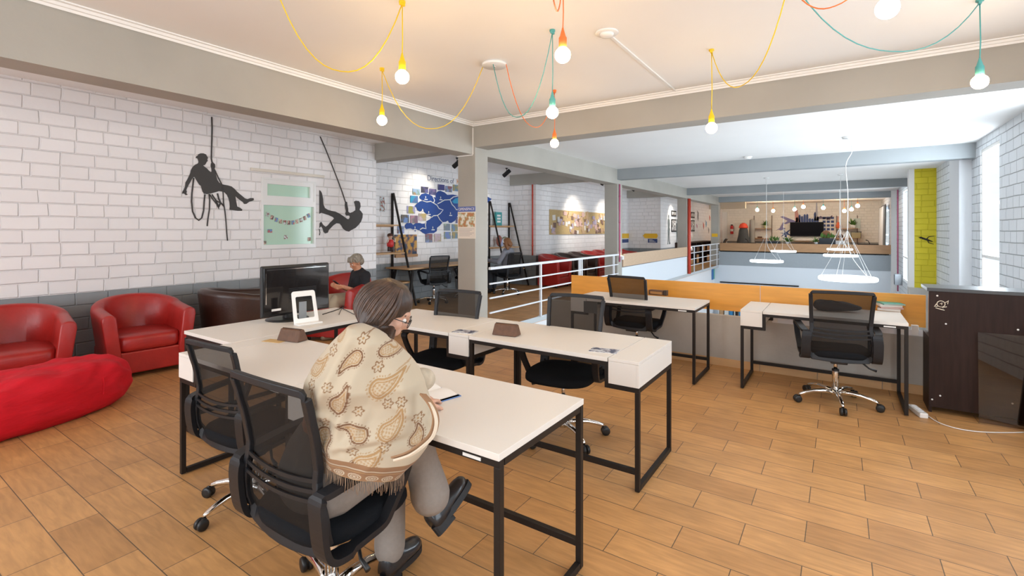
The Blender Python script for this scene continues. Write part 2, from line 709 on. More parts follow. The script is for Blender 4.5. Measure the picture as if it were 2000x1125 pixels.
# unseen wall behind the camera, three window openings added to let light in
m_ = MB()
m_.box(-7.2, 2.1, -3.3, -3.1, 0, .8).box(-7.2, 2.1, -3.3, -3.1, 2.7, 3.05)
for a, b in [(-7.2, -5.9), (-4.2, -3.6), (-1.9, -1.3), (.4, 2.1)]:
    m_.box(a, b, -3.3, -3.1, .8, 2.7)
struct(m_.build('wall_rear', M['brick_face']))
# window-side wall with openings
XR = 1.86
wins = [(-1.9, -.7, .5, 2.8), (.6, 1.8, .5, 2.8), (3.0, 4.2, .5, 2.8), (6.6, 7.8, -2.4, 2.8), (9.48, 10.59, .5, 2.78), (12.41, 13.2, .1, 2.78)]  # front ones out of view, added for light; the tall one also lights downstairs


def wall_openings(name, x0, x1, ya, yb, z0, z1, ws, m):
    m_ = MB()
    y = ya
    for a, b, c, d in ws:
        m_.box(x0, x1, y, a, z0, z1)
        m_.box(x0, x1, a, b, z0, c)
        m_.box(x0, x1, a, b, d, z1)
        y = b
    m_.box(x0, x1, y, yb, z0, z1)
    return struct(m_.build(name, m))


wall_openings('wall_right', XR, XR + .05, -3.3, 14.9, -3, 3.05, wins, M['brick_right'])
wall_openings('wall_far_right', 1.7, 1.75, 14.9, 22.5, -3, 3.05, [(16.0, 17.6, -2.6, -.3), (18.8, 20.2, -.1, 2.8)], M['brick_right'])  # lower opening is added to brighten the storey below
wall_openings('wall_back_right', 1.7, 1.75, 22.5, 30, 0, 3.05, [(25.5, 28.0, .9, 2.4)], M['brick_right'])
area('daylight', (1.85, 26.75, 1.65), (0, R(90), 0), 1.5, 2.5, 60, DAY)
k = 0
fr = M['cornice']
for a, b, c, d in wins + [(16.0, 17.6, -2.6, -.3), (18.8, 20.2, -.1, 2.8), (25.5, 28.0, .9, 2.4)]:
    k += 1
    x = 1.86 if a < 14 else 1.7
    f_ = MB()
    for q in ((a, a + .05, c, d), (b - .05, b, c, d), (a + .05, b - .05, c, c + .05), (a + .05, b - .05, d - .05, d), (a + .05, b - .05, c + (d - c) * .25, c + (d - c) * .25 + .05)):
        f_.box(x + .015, x + .045, q[0], q[1], q[2], q[3])
    wo = struct(f_.build('window_%d' % k, fr))
    MB().box(x + .03, x + .034, a + .05, b - .05, c + .05, d - .05).build('pane', M['glass'], wo)
for x0 in (-5.9, -3.6, -1.3):
    k += 1
    f_ = MB()
    for q in ((x0, x0 + .06, .8, 2.7), (x0 + 1.64, x0 + 1.7, .8, 2.7), (x0 + .06, x0 + 1.64, .8, .86), (x0 + .06, x0 + 1.64, 2.64, 2.7), (x0 + .82, x0 + .88, .86, 2.64)):
        f_.box(q[0], q[1], -3.22, -3.17, q[2], q[3])
    wo = struct(f_.build('window_%d' % k, fr))
    MB().box(x0 + .06, x0 + 1.64, -3.2, -3.195, .86, 2.64).build('pane', M['glass'], wo)
# pilaster, yellow fin wall
struct(MB().box(1.70, 1.86, 11.2, 12.1, -3, 2.95).build('trim_pilaster', mat('pilaster_white', (.72, .74, .76), .6)))
struct(MB().box(1.465, 1.86, 14.84, 15.1, .15, 2.95).build('wall_yellow', M['brick_yellow']))
struct(MB().box(1.36, 1.86, 14.7, 15.1, -3, .15).build('trim_ledge', M['concrete']))
struct(MB().box(1.36, 1.465, 14.84, 15.1, .15, 2.95).build('trim_pier', M['white_paint']))
struct(MB().box(1.55, 1.7, 22.3, 22.7, -3, 2.95).build('trim_back_pier', M['white_paint']))
# lower storey
struct(MB().box(-4.75, -4.55, 5.8, 22.5, -3, -.1).build('wall_lower_left', mat('lower_white', (.84, .85, .87), .7)))
struct(MB().box(-4.6, 1.7, 22.49, 22.499, -3, .004).build('wall_lower_back', M['pale']))
struct(MB().box(-4.6, 1.86, 5.6, 5.74, -3, -.1).build('wall_lower_front', M['pale']))

# beams
YB = [(5.5, 5.8, 2.70), (10.9, 11.15, 2.70), (17.2, 17.45, 2.72), (22.5, 22.75, 2.72)]
M['grey_beam_cool_lit'] = mat('beam_paint_cool_lit', (.31, .335, .345), .7, noise=.05, nscale=1.6)  # same beam paint, with the atrium's cooler light put into its colour
for i, (a, b, z) in enumerate(YB):
    sbox('beam_cross', M['grey_beam' if i == 0 else 'grey_beam_cool_lit'], -4.36, XR if i < 2 else 1.7, a, b, z, 3.05 if i == 0 else 2.95)
sbox('beam_long', M['grey_beam'], -4.68, -4.4, -3.1, 5.5, 2.6, 3.05)
sbox('beam_long', M['grey_beam'], -4.68, -4.36, 5.5, 22.75, 2.6, 3.05)
for y in (5.82, 11.28, 18.1):
    sbox('beam_stub', M['grey_beam'], -7.7, -4.68, y, y + .28, 2.76, 3.05)
sbox('beam_stub', mat('cream_beam', (.62, .55, .42), .7), -5.6, -3.9, 26.5, 26.8, 2.6, 2.95)
# cornices (moulded profile) along the two inner faces of the front bay
prof = [(0, 0), (.045, 0), (.05, .012), (.032, .02), (.03, .035), (.012, .045), (.01, .07), (0, .07)]


def cornice(name, a, b, nrm):
    a, b, nrm = Vector(a), Vector(b), Vector(nrm)
    m_ = MB()
    vs = [p + nrm * (u) + Vector((0, 0, -v)) for p in (a, b) for (v, u) in [(q[0] * 1.0, q[1]) for q in prof]]
    n = len(prof)
    m_.add(vs, [(i, (i + 1) % n, (i + 1) % n + n, i + n) for i in range(n)] + [tuple(range(n)), tuple(range(n, 2 * n))])
    return struct(m_.build(name, M['cornice']))


cornice('trim_1', (-4.4, -3.1, 3.05), (-4.4, 5.5, 3.05), (1, 0, 0))
cornice('trim_2', (-4.4, 5.5, 3.05), (XR, 5.5, 3.05), (0, -1, 0))
# columns
for y in (5.5, 10.9, 17.2, 22.5):
    sbox('column', M['grey_beam'], -4.68, -4.36, y, y + .3, 0, 2.6)
sbox('trim_3', M['cornice'], -4.69, -4.4, 5.49, 5.502, 2.585, 2.60)
sbox('trim_4', M['cornice'], -4.405, -4.39, 5.485, 5.5, 2.6, 2.985)
# half wall of the void, its skirting, void edges
struct(MB().box(-3.3, XR, 5.76, 5.82, 0, .56).build('wall_parapet', M['concrete'], bevel=.004))
m_ = MB()
x = -3.3
while x < XR - .01:
    m_.box(x + .002, min(x + .517, XR), 5.748, 5.76, 0, .085)
    x += .519
struct(m_.build('baseboard_parapet', M['skirt'], bevel=.002))
struct(MB().box(-4.5, -4.36, 11.2, 17.2, 0, .6).build('wall_void_left', M['pale']))
struct(MB().box(-4.36, 1.55, 22.475, 22.62, .004, .6).build('wall_void_back', M['slab']))
sbox('trim_5', mat('slab_edge_grey', (.5, .53, .54), .7), -4.37, -4.352, 5.8, 22.5, -.09, .0)

# orange parapet panels
for i, (a, b) in enumerate([(-2.99, -.715), (-.71, .66)]):
    o = MB().box(a, b, 5.85, 5.87, .6, .9).build('parapet_panel', M['orange'], bevel=.001)
    tag(o, ['orange wood parapet panel behind the desk nearer the grey columns', 'orange wood parapet panel between the white boxed desk and the dark cabinet'][i], 'panel', 'orange parapet panels')
    for xx in (a + .25, b - .25):
        MB().box(xx, xx + .03, 5.87, 5.9, .5, .85).build('bracket', M['steel'], o)
o = MB().box(-4.372, -4.345, 11.25, 17.2, .62, .93).build('parapet_panel', M['pale_wood'])
tag(o, 'long pale wood parapet panel between two grey columns along the void', 'panel')
o = MB().box(-4.3, 1.55, 22.44, 22.47, .63, .96).build('parapet_panel', M['brown_wood'])
tag(o, 'long brown wood parapet panel across the far side of the void', 'panel')
MB().box(-4.3, 1.5, 22.475, 22.5, .58, .63).build('bracket', M['steel'], o)


# railings
def railing(y0, y1, posts, label, double=None):
    t = thing('railing', label, 'railing', (-4.33, y0, 0))
    for z, r in ((.93, .028), (.70, .016), (.485, .016), (.265, .016)):
        m_ = MB()
        if z > .9:
            m_.box(-.022, .022, 0, y1 - y0, z - .02, z + .02)
        else:
            m_.box(-.012, .012, 0, y1 - y0, z - .012, z + .012)
        m_.build('top_rail' if z > .9 else 'rail', M['rail'], t, bevel=.003)
    for y in posts:
        MB().box(-.018, .018, y - y0 - .018, y - y0 + .018, 0, .915).box(-.04, .04, y - y0 - .04, y - y0 + .04, 0, .008).build('post', M['rail'], t, bevel=.002)
    return t


railing(5.81, 10.88, (7.3, 8.82, 8.92, 10.6), 'white metal railing with four bars beside the nearest column')
railing(17.52, 22.48, (18.1, 19.4, 20.7, 22.0), 'far white metal railing between the two farthest columns')

# ================================================================== DESKS
def desk(loc, rz, label, L_=1.24, D_=.65, boxed=True, lab2=True):
    """sitter at -Y, box at -X end, lower bar at +Y"""
    t = thing('desk', label, 'desk', loc, rz, 'white desks on black steel frames')
    x0, x1, y0, y1 = -L_ / 2, L_ / 2, -D_ / 2, D_ / 2
    bx = x0 + .185 if boxed else x0
    MB().box(bx + (.006 if boxed else 0), x1, y0, y1, .725, .75).build('desktop', M['desk_white'], t, bevel=.0015)
    if boxed:
        MB().box(x0, bx, y0, y1, .732, .75).box(x0, x0 + .016, y0, y1, .60, .731).box(bx - .016, bx, y0, y1, .60, .731).box(x0 + .016, bx - .016, y0, y0 + .016, .60, .731) \
            .box(x0 + .016, bx - .016, y1 - .016, y1, .60, .731).box(x0 + .016, bx - .016, y0 + .016, y1 - .016, .60, .614).build('storage_box', M['desk_white'], t, bevel=.0012)
    s = .026
    f_ = MB()
    zt = .725
    for y in (y0 + .005, y1 - s - .005):
        f_.box(bx if boxed else x0 + s, x1, y, y + s, zt - s, zt)
    if boxed:
        for y in (y0 + .005, y1 - s - .005):
            f_.box(bx, bx + s, y, y + s, .57, zt - s)
            f_.box(x0, bx, y, y + s, .57, .60)
    f_.box(x1 - s, x1, y0 + .035, y1 - .035, zt - s, zt)
    f_.box(x0, x0 + s, y0 + .035, y1 - .035, .57 if boxed else zt - s, .60 if boxed else zt)
    f_.build('frame', M['steel'], t, bevel=.0015)
    for xx, zz in ((x0, .57 if boxed else zt - s), (x1 - s, zt - s)):
        for y in (y0 + .005, y1 - s - .005):
            MB().box(xx, xx + s, y, y + s, 0.006, zz).build('leg', M['steel'], t, bevel=.0015)
        MB().box(xx, xx + s, y0 + .035, y1 - .035, 0.006, .036).build('foot_bar', M['steel'], t, bevel=.0015)
    MB().box(x0 + s, x1 - s, y1 - s - .005, y1 - .005, .10, .13).build('lower_bar', M['steel'], t, bevel=.0015)
    if lab2:
        MB().box(x1 - .16, x1 - .08, y0 + .003, y0 + .005, .705, .716).build('name_tag', M['white_gloss'], t)
    return t


desk((-2.775, 1.645, 0), 0, 'white desk joined to the side desk, box end near the bean bag', L_=1.17)
desk((-1.565, 1.645, 0), 0, 'white desk under the open notebook of the woman in the shawl')
desk((-1.565, 3.01, 0), PI, 'white desk with its end box facing the open floor and a magazine on it')
desk((-2.775, 3.01, 0), PI, 'white desk whose box end carries a magazine beside the brown prism box', L_=1.17)
desk((-.16, 5.345, 0), 0, 'white boxed desk at the orange panel with a stack of books')
desk((-1.83, 5.2, 0), 0, 'white desk at the orange panel with a small brown box on it', L_=1.34)
desk((-3.715, 2.29, 0), PI / 2, 'white side desk carrying the black monitor', L_=1.32, D_=.69, boxed=False, lab2=False)
# recess desk
t = thing('desk', 'wood topped desk with splayed black legs below the blue map', 'desk', (-7.2, 7.9, 0))
MB().box(-.47, .2, -1.15, 1.15, .72, .75).build('desktop', M['shelf_wood'], t, bevel=.002)
for yy in (-1.05, 1.05):
    for xx in (-.4, .14):
        MB().strap([(xx * 1.1, yy * 1.05, 0), (xx * .9, yy * .93, .72)], (0, 1, 0), .05, .03).build('leg', M['steel'], t)
MB().box(-.4, .14, -1.0, 1.0, .69, .72).build('frame', M['steel'], t)
t = thing('desk', 'wood topped desk by the ladder shelf where a person in grey works', 'desk', (-7.2, 9.68, 0))
MB().box(-.47, .2, -.55, .52, .72, .75).build('desktop', M['shelf_wood'], t, bevel=.002)
for yy in (-.46, .42):
    for xx in (-.4, .14):
        MB().strap([(xx * 1.1, yy * 1.05, 0), (xx * .9, yy * .93, .72)], (0, 1, 0), .05, .03).build('leg', M['steel'], t)


# ================================================================== OFFICE CHAIRS
def smooth_path(pts, n=6, closed=False):
    P = [Vector(p) for p in pts]
    k = len(P)
    out = []
    rng = range(k) if closed else range(k - 1)
    for i in rng:
        if closed:
            p0, p1, p2, p3 = P[i - 1], P[i], P[(i + 1) % k], P[(i + 2) % k]
        else:
            p0, p1, p2, p3 = P[max(i - 1, 0)], P[i], P[i + 1], P[min(i + 2, k - 1)]
        for j in range(n):
            t = j / n
            out.append(.5 * ((2 * p1) + (p2 - p0) * t + (2 * p0 - 5 * p1 + 4 * p2 - p3) * t * t + (3 * p1 - p0 - 3 * p2 + p3) * t ** 3))
    if not closed:
        out.append(P[-1])
    return out


def back_y(z):
    """profile of the backrest seen from the side (chair faces +Y)"""
    pts = [(.40, -.175), (.50, -.205), (.60, -.215), (.70, -.205), (.80, -.22), (.90, -.245), (1.0, -.272)]
    for (za, ya), (zb, yb) in zip(pts, pts[1:]):
        if z <= zb:
            u = (z - za) / (zb - za)
            u = u * u * (3 - 2 * u) * .35 + u * .65
            return ya + (yb - ya) * u
    return pts[-1][1]


def half_w(z):
    pts = [(.40, .20), (.46, .235), (.55, .235), (.66, .205), (.80, .212), (.99, .222)]
    for (za, ya), (zb, yb) in zip(pts, pts[1:]):
        if z <= zb:
            return ya + (yb - ya) * (z - za) / (zb - za)
    return pts[-1][1]


def make_chair(label, turn=0):
    t = thing('office_chair', label, 'chair', group='black mesh office chairs')
    zt, zb = .985, .455
    # seat
    s = MB()
    ring = []
    for j in range(40):
        a = 2 * PI * j / 40
        cx, cy = math.cos(a), math.sin(a)
        ring.append((abs(cx) ** .55 * math.copysign(1, cx) * .245, abs(cy) ** .6 * math.copysign(1, cy) * .235))
    layers = [(.90, .412), (.98, .42), (1.0, .438), (.995, .458), (.965, .474), (.88, .484), (.6, .486), (.25, .484)]
    vs = []
    for sc_, z in layers:
        for x, y in ring:
            yy = y * sc_ + .015
            zz = z - (.022 * max(0, (yy - .1) / .15) ** 2 if z > .43 else 0)
            vs.append((x * sc_, yy, zz))
    fs = []
    for i in range(len(layers) - 1):
        for j in range(40):
            fs.append((i * 40 + j, i * 40 + (j + 1) % 40, (i + 1) * 40 + (j + 1) % 40, (i + 1) * 40 + j))
    fs.append(tuple(range(40))[::-1])
    fs.append(tuple(7 * 40 + j for j in range(40)))
    s.add(vs, fs, True)
    s.build('seat', M['seatfab'], t)
    # backrest frame
    pts = []
    zs = [zb + (zt - .03 - zb) * i / 12 for i in range(13)]
    left = [Vector((-half_w(z), back_y(z), z)) for z in zs]
    right = [Vector((half_w(z), back_y(z), z)) for z in reversed(zs)]
    top = [Vector((-.21 + .42 * i / 6, back_y(zt) - .012 * math.sin(PI * i / 6), zt + .004 * math.sin(PI * i / 6))) for i in range(7)]
    bot = [Vector((.2 - .4 * i / 6, back_y(zb - .03) - .02 * math.sin(PI * i / 6), zb - .035 - .008 * math.sin(PI * i / 6))) for i in range(7)]
    f_ = MB()
    f_.strap(left, (1, 0, 0), .032, .026, ws=[.046 if z < .60 else .028 for z in zs])
    f_.strap(right, (1, 0, 0), .032, .026, ws=[.046 if z < .60 else .028 for z in reversed(zs)])
    f_.strap([left[-1]] + [Vector((p.x, p.y, p.z - .012)) for p in top] + [right[0]], (0, 0, 1), .026, .022)
    f_.strap([right[-1]] + bot + [left[0]], (0, .25, 1), .055, .024)
    f_.build('back_frame', M['plastic'], t, bevel=.004)
    # mesh panel
    g = MB()
    nz, nx = 18, 10
    vs = []
    for i in range(nz + 1):
        z = zb - .02 + (zt - .01 - zb + .02) * i / nz
        hw = half_w(z) - .01
        for j in range(nx + 1):
            u = j / nx * 2 - 1
            vs.append((hw * u, back_y(z) - .016 * (1 - u * u) + .004, z))
    g.add(vs, [(i * (nx + 1) + j, i * (nx + 1) + j + 1, (i + 1) * (nx + 1) + j + 1, (i + 1) * (nx + 1) + j) for i in range(nz) for j in range(nx)], True)
    g.build('mesh_panel', M['chairmesh'], t)
    # lumbar slats
    for z in (.590, .622, .654):
        hw = half_w(z)
        MB().strap([(hw * u, back_y(z) - .016 * (1 - u * u) - .006, z + .014 * (u * u)) for u in [q / 6 - 1 for q in range(13)]], (0, 0, 1), .014, .007).build('lumbar_slat', M['plastic'], t)
    # arms: closed loop straps
    for sx in (-1, 1):
        x = .272 * sx
        loop = [(.245 * sx, -.235, .625), (.262 * sx, -.20, .642), (.275 * sx, -.05, .660), (.28 * sx, .06, .668), (.28 * sx, .115, .662), (.28 * sx, .135, .635),
                (.275 * sx, .10, .55), (.265 * sx, .055, .47), (.262 * sx, .02, .43), (.258 * sx, -.06, .415), (.255 * sx, -.15, .405), (.25 * sx, -.20, .415), (.25 * sx, -.225, .46), (.25 * sx, -.238, .56)]
        lp = smooth_path(loop, 4, True)
        ws = []
        for p in lp:
            ws.append(.05 if p.z > .63 else (.068 if p.y < -.12 else .042))
        MB().strap(lp, (1, 0, 0), .05, .022, closed=True, ws=ws).build('armrest', M['plastic'], t, bevel=.005)
    # mechanism, lever, column
    MB().box(-.10, .10, -.12, .12, .385, .412).box(-.06, .06, -.16, .02, .36, .386).build('mechanism', M['plastic_black'], t, bevel=.006)
    MB().tube([(.05, .0, .385), (.17, -.02, .375), (.23, -.05, .325), (.28, -.06, .31)], [.008, .008, .007, .011], 8).build('lever', M['plastic_black'], t)
    MB().lathe([(.014, .29), (.014, .39)]).lathe([(.026, .11), (.026, .285), (.023, .295)]).build('gas_column', M['chrome'], t)
    MB().lathe([(.0275, .282), (.0275, .298), (.02, .30)]).build('column_collar', M['plastic_black'], t)
    # star base
    b = MB().lathe([(.025, .072), (.042, .076), (.045, .10), (.035, .118), (.028, .125)])
    b.build('base_hub', M['chrome'], t)
    for i in range(5):
        a = turn + 2 * PI * i / 5
        ca, sa = math.cos(a), math.sin(a)
        path = [(.03, .098), (.10, .108), (.18, .104), (.25, .088), (.285, .075), (.30, .066)]
        lg = MB().tube([(r * ca, r * sa, z) for r, z in path], [.023, .020, .017, .015, .013, .011], 10).build('base_leg', M['chrome'], t)
        cs = MB()
        cx, cy = .30 * ca, .30 * sa
        for k_ in (-1, 1):
            ax = Vector((-sa, ca, 0))
            cs.lathe([(.012, -.011), (.027, -.010), (.031, -.005), (.031, .005), (.027, .010), (.012, .011)], Vector((cx + .012 * ca, cy + .012 * sa, .031)) + ax * .014 * k_, 18, True, ax)
        cs.box(cx - .011, cx + .011, cy - .011, cy + .011, .026, .058)
        cs.build('caster', M['plastic_black'], t)
    return t


def chair(label, loc, rz, lift=0, turn=0, scale=1.0):
    t = make_chair(label, turn - rz)
    t.location = loc
    t.rotation_euler = (0, 0, rz)
    t.scale = (scale,) * 3
    if lift:
        for ch in t.children:
            if ch.name.split('.')[0] in ('seat', 'back_frame', 'mesh_panel', 'lumbar_slat', 'armrest', 'mechanism', 'lever'):
                ch.location.z += lift
    return t


chair('mesh office chair carrying the woman in the shawl', (-1.65, 1.18, 0), R(1), lift=.0, turn=R(20))
chair('empty mesh office chair next to the seated woman, armrest under the desk', (-2.68, 1.43, 0), R(4), lift=-.0, turn=R(205), scale=.94)
chair('mesh office chair on the aisle side of the desks, back close to the grey column', (-2.73, 3.0, 0), R(188), lift=-.01, turn=R(0))
c4 = chair('mesh office chair with a paper tag on its back, legs behind the white desk', (-1.67, 3.14, 0), R(186), lift=.015, turn=R(38))
MB().box(-.16, -.05, -.298, -.296, .86, .95).build('paper_tag', mat('grey_tag', (.30, .28, .26), .7), c4)
chair('mesh office chair at the orange panel beside the small brown box', (-1.91, 5.36, 0), R(-6), lift=.015, turn=R(60))
chair('mesh office chair at the desk with the stack of books', (-.03, 5.06, 0), R(10), lift=.015, turn=R(-8))
chair('mesh office chair half hidden behind the nearest column', (-6.95, 8.5, 0), R(92), turn=R(30))
chair('mesh office chair used by the person in the grey sweater', (-6.52, 9.45, 0), R(82), turn=R(70))
chair('mesh office chair with thin loop arms below the blue map', (-7.0, 7.45, 0), R(72), lift=.0, turn=R(10))


# ================================================================== TUB ARMCHAIRS, BEAN BAG
def tub_chair(label, loc, rz, m, W=.80, D=.74, HB=.79, HA=.66, group=None):
    t = thing('tub_armchair', label, 'armchair', loc, rz, group)
    n = 40
    th = .11
    sec = []
    pts = []
    rw, yb, yf = W / 2, -D / 2, D / 2
    # plan path: straight arms then a half ellipse at the back
    ye = -.02
    for i in range(n + 1):
        u = i / n
        if u < .22:
            q = u / .22
            pts.append((-rw, yf + (ye - yf) * q, q * .3))
        elif u > .78:
            q = (1 - u) / .22
            pts.append((rw, yf + (ye - yf) * q, q * .3))
        else:
            a = PI + PI * (u - .22) / .56
            pts.append((rw * math.cos(a), ye + (ye - yb) * math.sin(a), .3 + .7 * math.sin(-(a)) ** .8 if False else .3 + .7 * abs(math.sin(a)) ** .8))
    vs = []
    K = 9
    for i, (x, y, e) in enumerate(pts):
        a = pts[max(i - 1, 0)]
        b = pts[min(i + 1, n)]
        d = Vector((b[0] - a[0], b[1] - a[1], 0)).normalized()
        nr = Vector((-d.y, d.x, 0))          # points outwards or inwards
        if nr.dot(Vector((x, y - ye if y < ye else 0, 0))) > 0:
            nr = -nr                          # inwards
        h = HA + (HB - HA) * e
        P = Vector((x, y, 0))
        lean = .05 + .02 * e                  # top flares outwards
        for off, z in [(.06, .05), (.03, h * .5), (-.005, h - .07), (.0, h - .03), (.02, h - .006), (th * .5, h), (th - .02, h - .008), (th, h - .035), (th + lean * .9, .22)]:
            vs.append(P + nr * off + Vector((0, 0, z)))
    fs = []
    for i in range(n):
        for j in range(K):
            fs.append((i * K + j, i * K + (j + 1) % K, (i + 1) * K + (j + 1) % K, (i + 1) * K + j))
    fs.append(tuple(range(K)))
    fs.append(tuple(n * K + j for j in range(K))[::-1])
    mb = MB().add(vs, fs, True)
    mb.build('backrest', m, t, bevel=.012)
    q = W / 2 - .075
    MB().box(-q, q, -D / 2 + .10, D / 2 - .02, .05, .27).build('base', m, t, bevel=.015)
    # cushion: rounded slab
    vs = []
    ring = []
    for j in range(36):
        a = 2 * PI * j / 36
        ca, sa = math.cos(a), math.sin(a)
        ring.append((abs(ca) ** .35 * math.copysign(1, ca) * (q - .035), abs(sa) ** .4 * math.copysign(1, sa) * (D / 2 - .06)))
    lay = [(.9, .27), (.985, .28), (1, .31), (1, .38), (.975, .41), (.9, .425), (.5, .438), (.15, .44)]
    for sc_, z in lay:
        for x, y in ring:
            vs.append((x * sc_, y * sc_ + .05, z))
    fs = [(i * 36 + j, i * 36 + (j + 1) % 36, (i + 1) * 36 + (j + 1) % 36, (i + 1) * 36 + j) for i in range(len(lay) - 1) for j in range(36)]
    fs += [tuple(range(36))[::-1], tuple(7 * 36 + j for j in range(36))]
    MB().add(vs, fs, True).build('seat_cushion', m, t)
    fl = MB()
    for x in (-q + .04, q - .04):
        for y in (-D / 2 + .16, D / 2 - .08):
            fl.lathe([(.02, 0), (.022, .05)], (x, y, 0), 10)
    fl.build('foot', M['plastic_black'], t)
    return t


RL, BL = M['red_leather'], M['brown_leather']
tub_chair('red leather tub armchair half behind the bean bag, cut by the frame edge', (-6.32, 1.12, 0), R(-97), RL, D=.8)
tub_chair('whole red leather tub armchair between the bean bag and the brown one', (-6.3, 2.10, 0), R(-94), RL, D=.8)
tub_chair('dark brown leather tub armchair behind the white desks', (-6.25, 3.17, 0), R(-8), BL, W=.92, D=.95, HB=.80, HA=.70)
tub_chair('red leather tub armchair in which the grey haired person sits', (-5.92, 4.39, 0), R(-155), RL, W=.80, D=.86, HB=.87, HA=.70)
for i, (y, mm, lb) in enumerate([(11.35, RL, 'red tub armchair first in the row under the cork board'), (12.2, BL, 'dark tub armchair second in the row under the cork board'),
                                 (13.05, BL, 'dark tub armchair third in the row under the cork board'), (13.9, RL, 'red tub armchair fourth in the row under the cork board'),
                                 (14.75, RL, 'red tub armchair fifth in the row, behind the second grey column'), (15.6, RL, 'red tub armchair sixth in the row, past the second column'),
                                 (16.45, RL, 'red tub armchair last in the row, by the yellow wall shape')]):
    tub_chair(lb, (-6.36, y, 0), R(-90), mm, group='tub armchairs under the cork board', HB=.87, HA=.74, W=.83)

# bean bag
t = thing('bean_bag', 'bright red cloth bean bag lying on the tiles before the armchairs', 'bean bag', (-5.24, 1.02, 0), R(108))
vs, fs = [], []
NU, NV = 96, 40
random.seed(4)
for i in range(NV + 1):
    ph = -PI / 2 + PI * i / NV
    for j in range(NU):
        a = 2 * PI * j / NU
        x = math.copysign(abs(math.cos(a)) ** .72, math.cos(a)) * math.cos(ph) ** .5 * .70
        y = math.copysign(abs(math.sin(a)) ** .8, math.sin(a)) * math.cos(ph) ** .5 * .36
        z = math.sin(ph)
        z = .205 * (abs(z) ** .75) * (1 if z > 0 else -1)
        fold = .012 * math.sin(9 * a + 3 * math.sin(3 * ph)) * math.cos(ph) + .012 * math.sin(14 * x + 5 * y * 3) * max(0, z / .19) + .008 * math.sin(38 * y + 6 * math.sin(7 * x)) * math.cos(ph) + .006 * math.sin(60 * z + 9 * math.sin(5 * x + 2))
        x *= 1 + fold
        y *= 1 + fold * 2
        z = z * (1.05 + .06 * x / .74) + fold * .8 - (.05 * math.exp(-((x + .35) ** 2 + (y + .05) ** 2) / .02) if z > 0 else 0)
        vs.append((x, y, max(0.0, z + .19)))
for i in range(NV):
    for j in range(NU):
        fs.append((i * NU + j, i * NU + (j + 1) % NU, (i + 1) * NU + (j + 1) % NU, (i + 1) * NU + j))
MB().add(vs, fs, True).build('body', M['red_cloth'], t)
seam = [(.74 * math.cos(a) * .985, .38 * math.sin(a) * .99, .2 + .01 * math.sin(5 * a)) for a in [2 * PI * i / 60 for i in range(60)]]
MB().tube(smooth_path([(.30, -.36, .16), (.33, -.30, .30), (.35, -.1, .352), (.35, .1, .352), (.33, .30, .29), (.3, .36, .15)], 6), .004, 6).build('seam', M['red_cloth'], t)
MB().tube(smooth_path([(-.30, -.10, .39), (-.22, .02, .405), (-.25, .12, .395), (-.36, .10, .395), (-.36, -.02, .40)], 6), [.016] * 25, 8).build('handle', M['red_cloth'], t)

# ================================================================== DARK CABINET, SHEET, POWER STRIP
t = thing('cabinet', 'dark wood cabinet with screw caps closing off the orange panels', 'cabinet', (.61, 5.24, 0))
m_ = MB().box(0, 1.22, 0, .018, 0.05, 1.0)
m_.build('back_panel', M['cabinet'], t)
MB().box(.0, .02, .018, .34, 0, .62).build('side_panel', M['cabinet'], t)
MB().box(1.20, 1.22, .018, .45, 0, 1.0).build('side_panel', M['cabinet'], t)
MB().box(-.012, 1.235, -.006, .36, 1.0, 1.028).build('top', mat('cabinet_top_grey', (.06, .065, .07), .3), t, bevel=.002)
MB().box(.02, 1.2, .03, .34, .6, .62).box(.02, 1.2, .03, .34, .08, .1).box(.5, .52, .03, .34, .1, 1.0).build('shelf', M['cabinet'], t)
for x, z in [(.052, .965), (.105, .74), (.52, .74), (.07, .15), (.02, .11), (.49, .17)]:
    MB().lathe([(.007, 0), (.007, .002), (.004, .003)], (x, -.0005, z), 10, True, (0, -1, 0)).build('screw_cap', M['white_gloss'], t)
st = MB()
o0 = Vector((.075, -.003, .9))
st.tube([o0 + Vector((.025 * math.cos(a), 0, .025 * math.sin(a))) for a in [2 * PI * i / 16 for i in range(16)]], .003, 5, closed=True)
st.tube([o0 + Vector(p) for p in [(-.034, 0, -.035), (.022, 0, -.05), (.008, 0, -.028), (.035, 0, -.02)]], .0035, 5)
st.tube([o0 + Vector(p) for p in [(.026, 0, .012), (.045, 0, .03), (.04, 0, .002)]], .0035, 5)
st.tube([o0 + Vector(p) for p in [(-.028, 0, -.002), (-.042, 0, -.025), (-.02, 0, -.02)]], .0035, 5)
st.tube([o0 + Vector(p) for p in [(-.007, 0, .0), (.007, 0, .01), (.003, 0, -.008)]], .003, 5)
st.build('sticker', mat('cream_sticker', (.8, .72, .58), .5), t)
o = MB().box(0, .022, .06, .30, .63, .94).build('book', mat('peach_book', (.75, .42, .28), .6), loc=(.585, 5.24, 0))
o.location = (.64, 5.24, 0)
tag(o, 'peach coloured book standing in the open end of the dark cabinet', 'book')
o = MB().box(.0, .40, -.004, 0.0, 0, .70, Matrix.Rotation(R(-3), 3, 'X'), (0, 0, 0)).build('plexiglass_sheet', pane_mat('grey_tinted_sheet', (.72, .68, .64)))
o.location = (.90, 5.178, 0.002)
tag(o, 'clear plastic sheet leaning against the dark cabinet', 'sheet')
t = thing('easel', 'black folded stand leaning at the frame edge beside the cabinet', 'stand', (1.14, 5.05, 0))
MB().strap([(.02, 0, 0.01), (.10, .1, .85)], (1, 0, 0), .04, .03).build('leg', M['steel'], t)
MB().strap([(.12, .02, 0.01), (.13, .1, .85)], (1, 0, 0), .04, .03).build('leg', M['steel'], t)
t = thing('power_strip', 'white power strip on the tiles beside the dark cabinet', 'power strip', (.53, 5.15, 0), R(-75))
